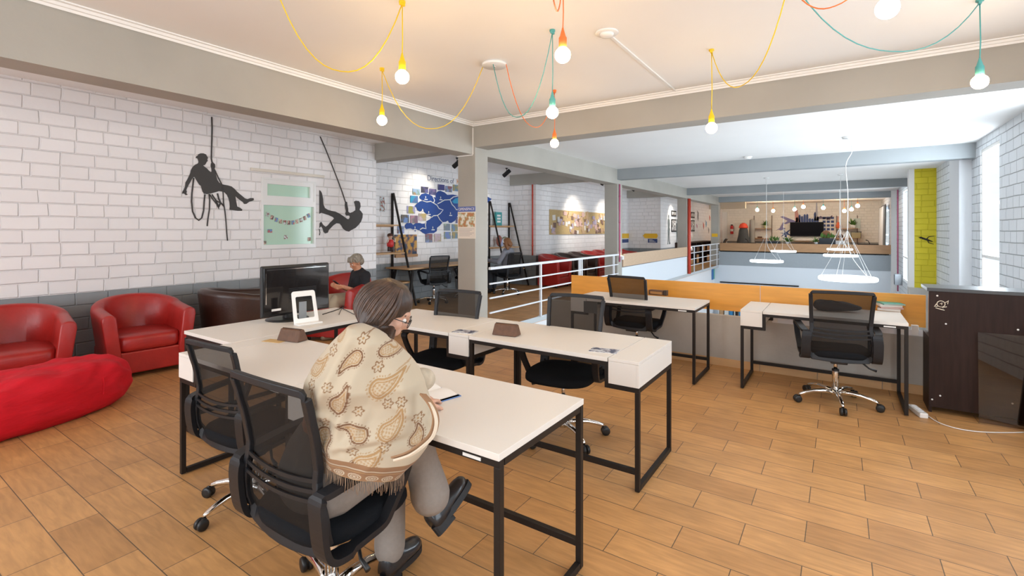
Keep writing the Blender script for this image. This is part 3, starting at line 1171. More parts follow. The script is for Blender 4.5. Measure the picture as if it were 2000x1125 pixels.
MB().box(-.11, .11, -.028, .028, 0, .04).build('body', M['white_gloss'], t, bevel=.006)
for i in range(3):
    MB().lathe([(.02, 0), (.02, .003), (.015, .004), (.014, .001)], (-.07 + .06 * i, 0, .040), 14).build('socket', M['rail'], t)
cordp = [atZ(x, y, .006) for x, y in [(1812, 812), (1835, 826), (1870, 837), (1910, 843), (1960, 845), (2010, 844)]]
tag(MB().tube(smooth_path(cordp, 6), .004, 6).build('extension_lead', M['white_gloss']), 'thin white lead running from the power strip across the tiles', 'cord')


# ================================================================== THINGS ON THE DESKS
def prism_box(label, loc, rz, s=1.0):
    t = thing('prism_box', label, 'box', loc, rz, None)
    L_, w_, h_ = .19 * s, .048 * s, .078 * s
    vs = [(-L_ / 2, -w_, 0), (L_ / 2, -w_, 0), (L_ / 2, w_, 0), (-L_ / 2, w_, 0), (-L_ / 2 * .93, -w_ * .35, h_), (L_ / 2 * .93, -w_ * .35, h_), (L_ / 2 * .93, w_ * .35, h_), (-L_ / 2 * .93, w_ * .35, h_)]
    MB().add(vs, [(0, 3, 2, 1), (4, 5, 6, 7), (0, 1, 5, 4), (1, 2, 6, 5), (2, 3, 7, 6), (3, 0, 4, 7)]).build('body', M['brown_box'], t, bevel=.006)
    MB().tube([(-L_ / 2 * .9, 0, h_ + .001), (L_ / 2 * .9, 0, h_ + .001)], .003, 6).build('zip', mat('dark_zip', (.05, .03, .02), .5), t)
    return t


prism_box('brown leather prism pencil case beside the white tablet stand', (-3.09, 1.90, .752), R(12))
prism_box('brown leather prism pencil case alone on the aisle side desk', (-1.98, 2.86, .752), R(8))
t = thing('pen_box', 'small brown box with a pen cup at the orange panel', 'box', tuple(atZ(1287, 576, .750)), R(-5))
MB().box(-.11, .06, -.04, .04, 0, .055).build('body', M['brown_box'], t, bevel=.003)
MB().box(.065, .10, -.025, .025, 0, .06).build('cup', mat('dark_cup', (.06, .04, .03), .5), t)
MB().box(-.09, .05, -.0405, -.039, .012, .04).build('front_plate', mat('tan_plate', (.45, .22, .07), .5), t)
o = MB().box(-.13, .02, -.045, .03, 0, .002).build('paper_slip', mat('tan_paper', (.62, .42, .18), .7), loc=(-3.12, 1.84, .7503), rotz=R(14))
tag(o, 'tan paper slip under the brown pencil case near the monitor', 'paper')
mg = photo_mat('magazine_print', (.55, .60, .66), (.04, .06, .12), 2.0, 28)
for (px, py, rz, lb) in [(908, 648, 12, 'magazine lying on the box end seam of the desk by the column'), (1180, 685, 10, 'magazine lying beside the end box facing the open floor')]:
    p = atZ(px, py, .7505)
    t = thing('magazine', lb, 'magazine', tuple(p), R(rz), 'magazines on the desks')
    MB().box(-.085, .085, -.055, .055, 0, .003).build('cover', mg, t)
    MB().box(-.086, .084, -.056, .054, -.0002, .0018).build('pages', M['paper'], t)
# open notebook
nb = atZ(828, 768, .751)
t = thing('notebook', 'open white notebook with blue cover in front of the woman', 'notebook', tuple(nb), R(-12))
MB().box(-.15, .15, -.10, .10, 0, .003).build('cover', mat('notebook_blue', (.10, .22, .50), .5), t)
for sx in (-1, 1):
    vs = []
    for i in range(9):
        u = i / 8
        for y in (-.097, .097):
            vs.append((sx * .146 * u, y, .003 + .012 * math.sin(PI * min(u * 1.15, 1)) * (1 - u * .5)))
    MB().add(vs, [(2 * i, 2 * i + 1, 2 * i + 3, 2 * i + 2) for i in range(8)], True).build('page', M['paper'], t)
# monitor on the side desk, seen from behind
t = thing('monitor', 'black flat monitor seen from its glossy back', 'monitor', (-3.84, 2.42, .75), R(90 + 1))
# local: x along width (world +Y), y -> world -X ; back faces -y (world +X)
MB().box(-.33, .30, -.004, .028, .045, .46).build('display', M['plastic_black'], t, bevel=.012)
MB().box(-.315, .285, -.012, -.004, .06, .445).build('back_cover', M['screen'], t, bevel=.006)
for z in [.10 + .012 * i for i in range(10)]:
    MB().box(-.10, .16, -.014, -.0115, z + .05, z + .054).build('vent', M['plastic'], t)
MB().box(-.25, -.17, -.0135, -.012, .09, .108).build('label', M['paper'], t)
MB().box(-.30, -.294, -.0135, -.012, .15, .40).build('trim_strip', M['chrome'], t)
MB().box(-.29, .26, -.013, -.012, .425, .43).build('trim_strip', M['chrome'], t)
MB().lathe([(.17, 0), (.17, .006), (.12, .012), (.02, .02)], (-.08, .04, 0), 32).build('stand_base', M['plastic_black'], t)
MB().box(-.12, -.03, .0, .05, .01, .16).build('stand_neck', M['plastic_black'], t, bevel=.008)
# white tablet stand: a rounded frame leaning back
t = thing('tablet_stand', 'white open frame tablet stand in front of the monitor back', 'stand', (-3.56, 2.31, .75), R(83))
fr_ = MB()


def rrect(w_, h_, r_, n=5):
    out = []
    for cx, cy, a0 in ((w_ / 2 - r_, h_ - r_, 0), (-w_ / 2 + r_, h_ - r_, 90), (-w_ / 2 + r_, r_, 180), (w_ / 2 - r_, r_, 270)):
        for i in range(n + 1):
            a = R(a0 + 90 * i / n)
            out.append((cx + r_ * math.cos(a), cy + r_ * math.sin(a)))
    return out


lean = R(14)
outr = rrect(.205, .265, .02)
inn = [(x, y + .045) for x, y in rrect(.145, .175, .012)]
vs = []
for q in (outr, inn):
    for yy in (0, .008):
        for x, z in q:
            xx = x * (1 - .06 * z / .26)
            vs.append((xx, -yy * math.cos(lean) + z * math.sin(lean), z * math.cos(lean) + yy * math.sin(lean)))
n = len(outr)
fs = []
for i in range(n):
    j = (i + 1) % n
    fs += [(i, j, j + n, i + n), (i, j, j + 2 * n, i + 2 * n), (i + n, j + n, j + 3 * n, i + 3 * n), (i + 2 * n, j + 2 * n, j + 3 * n, i + 3 * n)]
fr_.add(vs, fs)
fr_.build('frame', M['white_gloss'], t, bevel=.002)
MB().box(-.10, .10, -.075, .01, 0, .012).build('ledge', M['white_gloss'], t, bevel=.004)
MB().box(-.05, .05, .05, .12, 0, .006).box(-.03, .03, .06, .068, .0, .17).build('strut', M['grey_plastic'], t)
o = MB().tube(smooth_path([atZ(x, y, .754) for x, y in [(630, 614), (655, 606), (668, 601)]] + [atZ(668, 601, .754) + Vector((.0, .05, .0))], 5), .004, 6) \
    .tube(smooth_path([atZ(x, y, .754) for x, y in [(662, 614), (668, 602), (672, 604), (692, 614)]], 5), .003, 6).build('desk_cable', M['plastic_black'])
tag(o, 'thin black cable trailing across the side desk', 'cable')
# coil of yellow cable below the desks
t = thing('cable_coil', 'loose coil of yellow cable on the floor seen between the desks', 'cable', (-4.75, 3.35, 0))
pts = []
random.seed(3)
for i in range(70):
    a = i * .55
    r_ = .10 + .05 * math.sin(i * 1.3)
    pts.append((r_ * math.cos(a) * 1.3, r_ * math.sin(a), .012 + i * .0011 + .01 * abs(math.sin(i * .8))))
MB().tube(smooth_path(pts, 3), .008, 6).build('cord', M['yellow_cord'], t)
# books on the right desk
bp = atZ(1738, 606, .75)
cols = [(.75, .73, .70), (.60, .12, .10), (.80, .78, .76), (.10, .42, .35)]
lbs = ['cream paperback at the bottom of the desk stack', 'red edged book second from the bottom of the desk stack', 'white paperback third in the desk stack', 'teal and pink book on top of the desk stack']
z = .751
for i in range(4):
    t = thing('book', lbs[i], 'book', (bp.x + .012 * math.sin(i * 2.1), bp.y + .05, z), R(-6 + 7 * i), 'stack of books on the desk')
    hh = (.022, .012, .02, .010)[i]
    MB().box(-.085, .085, -.12, .12, 0, .002).box(-.085, .085, -.12, .12, hh - .002, hh).box(-.085, -.082, -.12, .12, 0, hh).build('cover', mat('book_cover_%d' % i, cols[i], .5), t)
    MB().box(-.081, .083, -.117, .117, .002, hh - .002).build('pages', M['paper'], t)
    z += hh + .001
# dark bag and papers behind the chair on the right desk
t = thing('bag', 'soft dark grey bag lying on the desk behind the mesh chair', 'bag', (-.02, 5.42, .751), R(8))
vs, fs = [], []
for i in range(13):
    ph = -PI / 2 + PI * i / 12
    for j in range(24):
        a = 2 * PI * j / 24
        x = .19 * math.cos(ph) ** .5 * math.copysign(abs(math.cos(a)) ** .6, math.cos(a))
        y = .08 * math.cos(ph) ** .5 * math.copysign(abs(math.sin(a)) ** .7, math.sin(a))
        vs.append((x, y, max(0, .045 + .045 * math.sin(ph) * (1 - x * 2.4) + .004 * math.sin(30 * x))))
fs = [(i * 24 + j, i * 24 + (j + 1) % 24, (i + 1) * 24 + (j + 1) % 24, (i + 1) * 24 + j) for i in range(12) for j in range(24)]
MB().add(vs, fs, True).build('body', mat('charcoal_cloth', (.035, .034, .038), .9), t)
MB().tube(smooth_path([(-.12, -.04, .09), (-.05, -.05, .10), (.03, -.05, .08)], 5), .005, 6).build('strap', M['black'], t)
# white cable tray and sockets under the right desk panel
t = thing('cable_tray', 'white cable tray with sockets under the desk with books', 'tray', (-.16, 5.70, .60))
MB().box(-.42, .78, -.02, .035, -.055, -.045).box(-.42, .78, -.022, -.018, -.055, .0).build('channel', M['rail'], t)
for x in (-.42, -.05, .40, .62, .70):
    MB().box(x, x + .05, -.03, .02, -.05, .04).build('bracket' if x < .3 else 'socket', M['white_gloss'], t, bevel=.002)
MB().box(.38, .42, -.035, -.03, -.02, .025).build('switch', M['red'], t)


# ================================================================== CEILING LAMPS, CORDS, DETECTORS
def sag(a, b, s, n=16):
    a, b = Vector(a), Vector(b)
    out = []
    for i in range(n + 1):
        u = i / n
        p = a.lerp(b, u)
        k_ = (1 - abs(2 * u - 1) ** 2.3)
        p.z -= s * k_
        out.append(p)
    return out


CZ = 3.05
YC, TC, OC = M['yellow_cord'], M['teal_cord'], M['orange_cord']
ROSE, ROSE2, ROSE3 = (-2.65, 3.63), (-.25, 3.52), (-2.8, 1.58)
lamps = [
    ((-2.45, 2.30), 2.537, YC, (ROSE3, .52), 'yellow corded bulb nearest the camera above the bean bag side', 0),
    ((-3.62, 3.14), 2.550, YC, ((-2.76, 3.60), .57), 'yellow corded bulb hanging closest to the long side beam', 0),
    ((-1.84, 3.28), 2.411, TC, ((-2.63, 3.58), .57), 'teal socketed bulb hung on two cords near the white rose', 0),
    ((-2.61, 4.70), 2.461, OC, ((-2.54, 3.66), .48), 'orange corded bulb hanging just below the cross beam corner', 0),
    ((-.91, 4.40), 2.377, YC, ((-.28, 3.55), .44), 'yellow corded bulb alone in front of the middle of the cross beam', 0),
    ((.78, 4.46), 2.498, TC, ((-.22, 3.57), .36), 'teal socketed bulb nearest the window wall', 0),
    ((-1.36, 2.55), 2.539, OC, ((-1.0, 1.7), .4), 'orange socketed bulb near the top of the picture over the desks', 0),
    ((.21, 3.25), 2.68, OC, ((-.25, 3.50), .23), 'bright white bulb cut by the top edge of the picture', 1),
]
for (x, y), zb, cm, (src, sg), lb, white in lamps:
    t = thing('pendant_bulb', lb, 'hanging bulb', (x, y, zb), 0, 'bare bulbs on coloured cords')
    r = .047 if not white else .055
    prof_ = [(r * math.sin(PI * i / 14), -r * math.cos(PI * i / 14)) for i in range(12)]
    prof_[0] = (.001, -r)
    MB().lathe(prof_ + [(.016, r * 1.02), (.014, r * 1.3)], (0, 0, 0), 20).build('bulb', M['bulb_white'] if white else M['bulb'], t)
    MB().lathe([(.023, r * .95), (.024, r * 1.0), (.024, r + .055), (.019, r + .062), (.017, r + .068), (.008, r + .10), (.005, r + .115)], (0, 0, 0), 18).build('socket', cm, t)
    MB().tube([(0, 0, r + .10), (.004, 0, (CZ - zb) * .5), (0, 0, CZ - zb - .02)], .0038, 6).build('drop_cord', cm, t)
    MB().lathe([(.022, CZ - zb - .012), (.022, CZ - zb)], (0, 0, 0), 14).box(-.008, .008, -.02, .02, CZ - zb - .03, CZ - zb - .01).build('hook', cm, t)
    MB().tube([Vector(p) - Vector((x, y, zb)) for p in sag((x, y, CZ - .02), (src[0], src[1], CZ - .02), sg)], .0038, 6).build('swag_cord', cm, t)
for (x, y), r, lb in [(ROSE, .115, 'white round ceiling rose where yellow, teal and orange cords meet'), (ROSE2, .115, 'second ceiling rose just above the picture, source of the swags'), ]:
    t = thing('ceiling_rose', lb, 'ceiling rose', (x, y, CZ - .03))
    MB().lathe([(r * .96, 0), (r, .004), (r, .02), (r * .9, .03)], (0, 0, 0), 32).build('cover', M['white_gloss'], t)
    MB().lathe([(.012, -.008), (.014, 0)], (0, 0, 0), 12).build('screw', M['chrome'], t)
t = thing('smoke_detector', 'white dome detector on a round plate with a surface raceway', 'detector', (-1.51, 3.56, CZ - .012))
MB().lathe([(.085, 0), (.09, .004), (.09, .012)], (0, 0, 0), 32).build('plate', M['white_gloss'], t)
MB().lathe([(.02, -.026), (.045, -.022), (.055, -.01), (.057, 0)], (0, 0, 0), 28).build('dome', M['white_gloss'], t)
MB().box(-.012, .012, .05, 1.9, .0, .012).build('raceway', M['white_gloss'], t)
t = thing('smoke_detector', 'small white detector on the atrium ceiling before the second beam', 'detector', (-1.5, 10.5, 2.93))
MB().lathe([(.03, -.03), (.06, -.02), (.065, .0), (.08, .002), (.08, .02)], (0, 0, 0), 20).build('body', M['white_gloss'], t)


def ring_pendant(label, x, y, z, r, n_=3):
    t = thing('ring_pendant', label, 'ring lamp', (x, y, z), 0, 'glowing ring lamps over the void')
    m_ = MB()
    N = 48
    sec = [(r, -.028), (r + .012, -.015), (r + .012, .015), (r, .028), (r - .03, .028), (r - .04, 0), (r - .03, -.028)]
    vs = []
    for i in range(N):
        a = 2 * PI * i / N
        for q, zz in sec:
            vs.append((q * math.cos(a), q * math.sin(a), zz))
    K = len(sec)
    m_.add(vs, [(i * K + j, i * K + (j + 1) % K, ((i + 1) % N) * K + (j + 1) % K, ((i + 1) % N) * K + j) for i in range(N) for j in range(K)], True)
    m_.build('ring', M['ring_light'], t)
    m_ = MB()
    vs = []
    for i in range(N):
        a = 2 * PI * i / N
        for q, zz in ((r - .04, .02), (r - .10, .02), (r - .10, .03), (r - .04, .03)):
            vs.append((q * math.cos(a), q * math.sin(a), zz))
    m_.add(vs, [(i * 4 + j, i * 4 + (j + 1) % 4, ((i + 1) % N) * 4 + (j + 1) % 4, ((i + 1) % N) * 4 + j) for i in range(N) for j in range(4)], True)
    m_.build('inner_rim', M['white_gloss'], t)
    zc = 2.95 - z
    hub = min(.75, zc * .4)
    for i in range(n_):
        a = 2 * PI * i / n_ + .5
        MB().tube([((r - .02) * math.cos(a), (r - .02) * math.sin(a), .02), (0, 0, hub)], .0025, 5).build('wire', M['white_gloss'], t)
    MB().tube(smooth_path([(.0, 0, hub), (.005, 0, zc * .6), (-.02, 0, zc * .8), (.06, 0, zc * .9), (0, 0, zc - .02)], 5) if abs(x - .1) < .01 else [(0, 0, hub), (0, 0, zc - .02)], .005, 6).build('cord', M['white_gloss'], t)
    MB().tube(smooth_path([(0, 0, hub), (.04, .03, hub * .5), (r - .12, .05, .03)], 5), .004, 6).build('power_lead', M['white_gloss'], t)
    MB().lathe([(.065, zc - .025), (.07, zc)], (0, 0, 0), 18).build('canopy', M['white_gloss'], t)


ring_pendant('largest glowing ring lamp, lowest and nearest over the void', .10, 9.15, .753, .374, 5)
ring_pendant('glowing ring lamp hanging by itself on a slanting wire, lower of its pair', -1.67, 14.98, .654, .40)
ring_pendant('glowing ring lamp right above the largest ring, lower of the two', .02, 15.16, .85, .37)
ring_pendant('smallest glowing ring lamp, topmost over the largest ring', .0, 20.1, .85, .36)
ring_pendant('glowing ring lamp level with the brown panel, upper of its pair', -1.54, 18.3, .81, .36)

# ================================================================== PIPES AND SMALL FITTINGS
def pipe(label, x, y, z0, z1, r, m):
    t = thing('pipe', label, 'pipe', (x, y, z0))
    MB().tube([(0, 0, 0), (0, 0, z1 - z0)], r, 10).build('tube', m, t)
    for z in (.25, (z1 - z0) * .5, z1 - z0 - .3):
        MB().lathe([(r + .006, z), (r + .006, z + .025)], (0, 0, 0), 10).build('clamp', m, t)
    return t


pipe('red pipe on the brick face beside the cork board wall', -6.93, 11.25, .82, 2.75, .02, M['pipe_red'])
pipe('thin pink pipe running up the second grey column', -4.335, 10.99, .75, 2.6, .016, M['pipe_pink'])
pipe('thick orange red pipe up the third grey column', -4.31, 17.32, .0, 2.6, .055, M['pipe_red'])
pipe('red pipe beside the white pilaster of the window wall', 1.80, 12.15, .1, 2.93, .018, M['pipe_red'])
pipe('thin pink pipe on the far window wall before the back pier', 1.66, 21.3, -.6, 2.9, .02, M['pipe_pink'])
for x, y, lb in [(-4.33, 11.08, 'small white socket box with a glow on the second grey column'), (-4.30, 17.5, 'small white socket box with a glow on the third grey column')]:
    t = thing('glowing_socket_box', lb, 'wall lamp', (x, y, .80))
    MB().box(-.03, .05, -.05, .05, 0, .09).build('box', M['white_gloss'], t, bevel=.004)
    MB().box(-.01, .03, -.03, .03, .091, .096).build('glow_strip', mat('warm_lit', (1, .8, .5), .5, emit=(1, .62, .28), es=28), t)  # emissive strip added to the socket box for its warm glow
t = thing('speaker', 'grey box speaker low on the far window wall', 'speaker', (1.62, 20.4, -.30))
MB().box(-.12, .08, -.12, .12, 0, .36).build('cabinet_body', M['grey_plastic'], t, bevel=.01)
MB().box(-.125, -.12, -.10, .10, .03, .33).build('grille', M['plastic'], t)


def spot(label, x, y, aim, e):
    t = thing('spotlight', label, 'spotlight', (x, y, 3.05), 0, 'black cylinder spotlights in the mural aisle')
    MB().lathe([(.03, -.02), (.03, 0)], (0, 0, 0), 14).tube([(0, 0, -.02), (0, 0, -.10)], .008, 8).build('mount', M['black'], t)
    d = (Vector(aim) - Vector((x, y, 2.93))).normalized()
    MB().lathe([(.044, -.11), (.050, -.105), (.050, .11), (.042, .112), (.041, .10)], (0, 0, -.13), 18, True, d).build('barrel', M['black'], t)
    l = bpy.data.lights.new('spot', 'SPOT')
    l.energy = e
    l.color = (1, .9, .76)
    l.spot_size = R(80)
    l.spot_blend = .9
    l.shadow_soft_size = .03
    o = bpy.data.objects.new('lamp', l)
    C.objects.link(o)
    o.parent = t
    o.location = Vector((0, 0, -.13)) + d * .13
    o.rotation_euler = d.to_track_quat('-Z', 'Y').to_euler()


spot('black spotlight beside the column, aimed at the blue map', -6.75, 7.9, (-8.6, 7.5, 1.5), 55)
spot('black spotlight above the ladder shelf in the recess', -6.85, 9.9, (-8.7, 9.6, 1.5), 60)
spot('black spotlight hidden by the long beam, aimed at the cork board', -5.7, 13.2, (-6.85, 13.6, 1.6), 160)
spot('black spotlight hidden by the long beam, above the red armchairs', -5.7, 15.8, (-6.85, 15.8, 1.6), 140)
spot('black spotlight aimed at the gallery silhouettes', -5.0, 19.4, (-5.6, 19.8, 1.6), 120)
spot('black spotlight aimed at the far gallery wall', -5.0, 22.0, (-5.6, 22.3, 1.6), 120)
# recessed downlights of the back room
for i, (x, y) in enumerate([(-2.6, 24.5), (-.8, 24.5)]):
    t = thing('downlight', ['warm recessed downlight above the brown panel', 'cool recessed downlight above the television'][i], 'downlight', (x, y, 2.93))
    MB().lathe([(.12, 0), (.12, .02)], (0, 0, 0), 20).build('rim', M['white_gloss'], t)
    MB().lathe([(.10, -.004), (.10, .0)], (0, 0, 0), 20).build('lens', M['bulb'] if i == 0 else M['bulb_white'], t)

# ================================================================== MURAL WALL (X = -6.9)
XW = -6.897


def decal(name, label, cat, outlines, ropes, xw=XW, m=None, t=.006):
    root = MB()
    for ol in outlines:
        root.poly([atX(px, py, xw) for px, py in ol], (1, 0, 0), t)
    for r_, pts in ropes:
        root.tube([atX(px, py, xw + .004) for px, py in pts], r_, 6)
    return tag(root.build(name, m or M['decal']), label, cat)


def c2(pts, ox, oy, s):
    return [(ox + x / s, oy + y / s) for x, y in pts]


Z2 = (340, 200, 2.8136)   # the crop the outlines were read from
body1 = [(118, 305), (122, 296), (130, 293), (133, 285), (145, 280), (160, 280), (175, 286), (180, 296), (186, 305), (182, 312), (184, 322), (178, 328), (172, 340), (166, 345), (158, 346),
         (165, 352), (178, 362), (190, 374), (202, 384), (206, 378), (204, 362), (200, 350), (202, 335), (212, 328), (224, 340), (226, 352), (222, 364), (226, 380), (230, 400), (236, 425),
         (246, 440), (258, 448), (272, 452), (295, 456), (315, 462), (330, 474), (345, 490), (362, 505), (378, 518), (388, 527), (402, 532), (418, 526), (436, 526), (438, 536), (428, 542),
         (412, 546), (396, 558), (384, 558), (378, 548), (360, 536), (346, 524), (336, 514), (338, 530), (342, 552), (346, 572), (360, 578), (374, 588), (372, 596), (350, 596), (318, 592),
         (304, 590), (306, 572), (304, 548), (298, 526), (290, 508), (276, 494), (262, 490), (245, 488), (225, 494), (205, 500), (182, 504), (164, 502), (156, 490), (150, 470), (146, 458),
         (138, 452), (130, 440), (120, 424), (112, 410), (104, 412), (98, 420), (90, 436), (80, 452), (72, 468), (66, 482), (70, 492), (66, 498), (74, 508), (64, 510), (54, 500), (44, 502),
         (46, 490), (52, 480), (60, 462), (62, 440), (72, 424), (80, 408), (88, 390), (92, 372), (102, 354), (116, 342), (130, 336), (134, 328), (132, 318), (128, 308)]
ropes1 = [(.009, [(207, 80), (209, 140), (208, 200), (206, 260), (205, 310), (210, 335), (212, 350)]), (.008, [(212, 350), (228, 380), (244, 415), (262, 450), (270, 500), (272, 550), (280, 600), (286, 660), (290, 720), (294, 760)]),
          (.009, [(108, 415), (104, 450), (98, 500), (96, 545), (102, 600), (118, 635), (136, 648), (152, 635), (162, 595), (166, 540), (170, 505)]),
          (.008, [(192, 504), (196, 540), (194, 590), (186, 640), (182, 680)]), (.008, [(195, 504), (215, 535), (235, 560), (246, 585), (240, 560), (222, 525), (208, 505)]),
          (.010, [(238, 500), (246, 530), (256, 552), (244, 575)]), (.009, [(210, 510), (232, 540), (262, 556), (274, 572)])]
decal('climber_silhouette', 'dark silhouette of a helmeted rope climber sitting in a harness', 'wall art', [c2(body1, *Z2)], [(r_, c2(p, *Z2)) for r_, p in ropes1])
body2 = [(798, 482), (806, 488), (812, 500), (818, 530), (820, 560), (828, 580), (844, 590), (864, 596), (886, 600), (910, 612), (934, 628), (950, 640), (960, 642), (966, 630), (962, 622), (946, 622),
         (940, 612), (944, 598), (940, 580), (938, 560), (942, 545), (950, 548), (952, 566), (956, 584), (956, 600), (966, 608), (982, 602), (996, 592), (996, 575), (992, 560), (988, 546),
         (998, 540), (1014, 542), (1022, 552), (1024, 572), (1018, 590), (1026, 598), (1036, 612), (1034, 634), (1026, 656), (1012, 674), (996, 690), (976, 700), (960, 710), (944, 706), (928, 694),
         (920, 678), (910, 666), (892, 664), (876, 674), (862, 688), (850, 700), (844, 716), (830, 720), (822, 712), (816, 694), (808, 680), (798, 690), (800, 664), (808, 656), (818, 672),
         (832, 684), (844, 676), (856, 662), (868, 650), (880, 638), (872, 630), (850, 620), (826, 612), (808, 606), (798, 612)]
ropes2 = [(.009, [(803, 188), (830, 250), (862, 330), (895, 415), (925, 495), (943, 552)]), (.006, [(798, 695), (802, 715), (799, 730)])]
decal('climber_silhouette', 'dark silhouette of a climber hanging back with feet against the window frame', 'wall art', [c2(body2, *Z2)], [(r_, c2(p, *Z2)) for r_, p in ropes2])
# lintel above the small inner window
struct(MB().box(-6.9, -6.872, 3.60, 4.78, 2.345, 2.385).build('trim_lintel', mat('cream_lintel', (.74, .69, .60), .6), bevel=.004))
# inner window with pale green panes
wo = MB()
y0, y1, z0, z1 = 3.76, 4.63, 1.26, 2.27
for q in ((y0, y0 + .03, z0, z1), (y1 - .03, y1, z0, z1), (y0 + .03, y1 - .03, z0, z0 + .03), (y0 + .03, y1 - .03, z1 - .03, z1), (y0 + .03, y1 - .03, 1.87, 1.95)):
    wo.box(-6.95, -6.885, *q)
for q in ((y0 + .03, y0 + .09, 1.95, 2.24), (y1 - .09, y1 - .03, 1.95, 2.24), (y0 + .09, y1 - .09, 1.95, 2.01), (y0 + .09, y1 - .09, 2.18, 2.24)):
    wo.box(-6.945, -6.895, *q)
win = struct(wo.build('window_20', M['white_gloss']))
MB().box(-6.935, -6.93, y0 + .03, y1 - .03, z0 + .03, 1.87).box(-6.935, -6.93, y0 + .09, y1 - .09, 2.01, 2.18).build('pane', M['green_glass'], win)
MB().box(-6.893, -6.88, y0 + .0, y1, z0 - .03, z0).build('sill', M['white_gloss'], win)
pm = [photo_mat('snapshot_%d' % i, a, b, i * 3.7, 30) for i, (a, b) in enumerate([((.60, .62, .66), (.30, .08, .07)), ((.62, .40, .33), (.12, .06, .06)), ((.15, .25, .55), (.55, .10, .12)), ((.7, .5, .42), (.25, .2, .15))])]
t = thing('photo_garland', 'string of small snapshots sagging across the green pane', 'garland', (-6.925, 4.2, 1.72))
gp = [(-.36, .05), (-.22, -.03), (-.08, -.07), (.08, -.07), (.22, -.02), (.36, .05)]
MB().tube([(0, a, b) for a, b in gp], .0025, 5).build('string', M['paper'], t)
for i in range(11):
    a = -.33 + .066 * i
    b = -.085 + 1.2 * a * a * .9 - .0
    MB().box(0, .003, a - .022, a + .022, b - .05, b + .012, Matrix.Rotation(R(a * 60), 3, 'X')).build('snapshot', pm[i % 4], t)
for i, (px, py, w_, h_) in enumerate([(527, 451, .07, .05), (516, 474, .06, .05), (558, 463, .055, .06), (604, 467, .05, .055)]):
    p = atX(px, py, -6.926)
    o = MB().box(0, .003, -w_ / 2, w_ / 2, -h_ / 2, h_ / 2).build('snapshot', pm[(i + 2) % 4], loc=p)
    tag(o, ['red and blue flag picture stuck on the green pane', 'grey snapshot in the lower corner of the green pane near the chairs', 'snapshot stuck in the middle of the green pane',
            'snapshot in the lower corner of the green pane near the climber'][i], 'snapshot')

# ================================================================== MAP WALL (X = -7.7)
XM = -7.696
Z5 = (740, 370, 7.5)
mp_pts = [(380, 520), (410, 490), (470, 492), (500, 520), (550, 488), (600, 492), (630, 505), (670, 500), (690, 468), (740, 440), (780, 405), (760, 395), (720, 375), (690, 355), (660, 330), (650, 290),
          (636, 275), (625, 310), (600, 325), (560, 300), (550, 265), (520, 245), (560, 205), (600, 175), (640, 165), (600, 130), (590, 110), (620, 70), (680, 55), (740, 75), (790, 105), (830, 120), (830, 70),
          (860, 30), (900, 20), (960, 45), (1000, 80), (1080, 75), (1165, 90), (1260, 60), (1420, 50), (1560, 90), (1650, 140), (1600, 190), (1500, 220), (1420, 280), (1330, 330), (1260, 360), (1165, 370), (1140, 400), (1110, 460), (1060, 490),
          (1030, 490), (1010, 455), (975, 475), (930, 480), (890, 530), (850, 560), (845, 610), (800, 640), (740, 640), (680, 655), (640, 635), (600, 600), (560, 590), (530, 615), (510, 590), (460, 570), (400, 580), (380, 555)]
t = thing('wall_map', 'large blue country map with white region borders on the recess wall', 'wall map', (0, 0, 0))
MB().poly([atX(*p, XM) for p in c2(mp_pts, *Z5)], (1, 0, 0), .008).build('map_shape', M['blue'], t)
bd = MB()
for pl in [[(640, 165), (700, 185), (760, 175), (800, 200), (850, 230), (880, 280), (940, 300), (900, 350), (860, 380), (800, 385), (770, 410)], [(860, 210), (900, 190), (960, 155), (1040, 150), (1090, 110), (1165, 95)],
           [(1040, 150), (1070, 220), (1110, 260), (1130, 295), (1200, 300), (1300, 280)], [(860, 385), (890, 440), (930, 480)], [(600, 590), (640, 565), (690, 575), (680, 520), (690, 475)], [(790, 105), (815, 160), (800, 200)]]:
    bd.tube([atX(*p, XM + .009) for p in c2(pl, *Z5)], .012, 5)
bd.build('region_border', M['paper'], t)
MB().poly([atX(*p, XM + .009) for p in c2([(1070, 175), (1120, 130), (1200, 115), (1300, 130), (1280, 170), (1180, 205), (1100, 205)], *Z5)], (1, 0, 0), .003).build('lake', M['lakeblue'], t)
for i, (px, py) in enumerate(c2([(685, 115), (905, 120), (730, 335), (1048, 350), (528, 560), (790, 560)], *Z5)):
    MB().ball(atX(px, py, XM + .012), (.008, .012, .03), 8, 6).box(XM + .008, XM + .011, atX(px, py, XM).y - .05, atX(px, py, XM).y + .05, atX(px, py + 4, XM).z - .012, atX(px, py + 4, XM).z + .008).build('marker', M['paper'], t)
p = atX(833, 345, XM)
rx = (R(90), 0, R(90))
text('title', 'Directions of ', .17, mat('title_grey', (.16, .18, .26), .6), t, (XM + .002, p.y + .02, p.z - .03), rx, 'LEFT')
text('title', 'Kyrgyzstan', .17, mat('title_orange', (.80, .38, .16), .6), t, (XM + .002, p.y + 1.03, p.z - .03), rx, 'LEFT')
pcols = [((.30, .42, .60), (.45, .20, .10)), ((.05, .05, .08), (.10, .10, .25)), ((.05, .05, .20), (.20, .15, .30)), ((.03, .30, .50), (.03, .22, .33)), ((.35, .35, .60), (.35, .33, .08)), ((.15, .25, .50), (.12, .10, .07)),
         ((.20, .12, .18), (.40, .22, .28)), ((.55, .42, .48), (.50, .38, .15)), ((.25, .30, .55), (.25, .10, .12)), ((.35, .45, .35), (.20, .25, .30)), ((.15, .25, .40), (.40, .30, .12)), ((.18, .25, .50), (.55, .30, .12))]
pms = [photo_mat('wall_photo_%d' % i, a, b, i * 5.3 + 1, 6) for i, (a, b) in enumerate(pcols)]
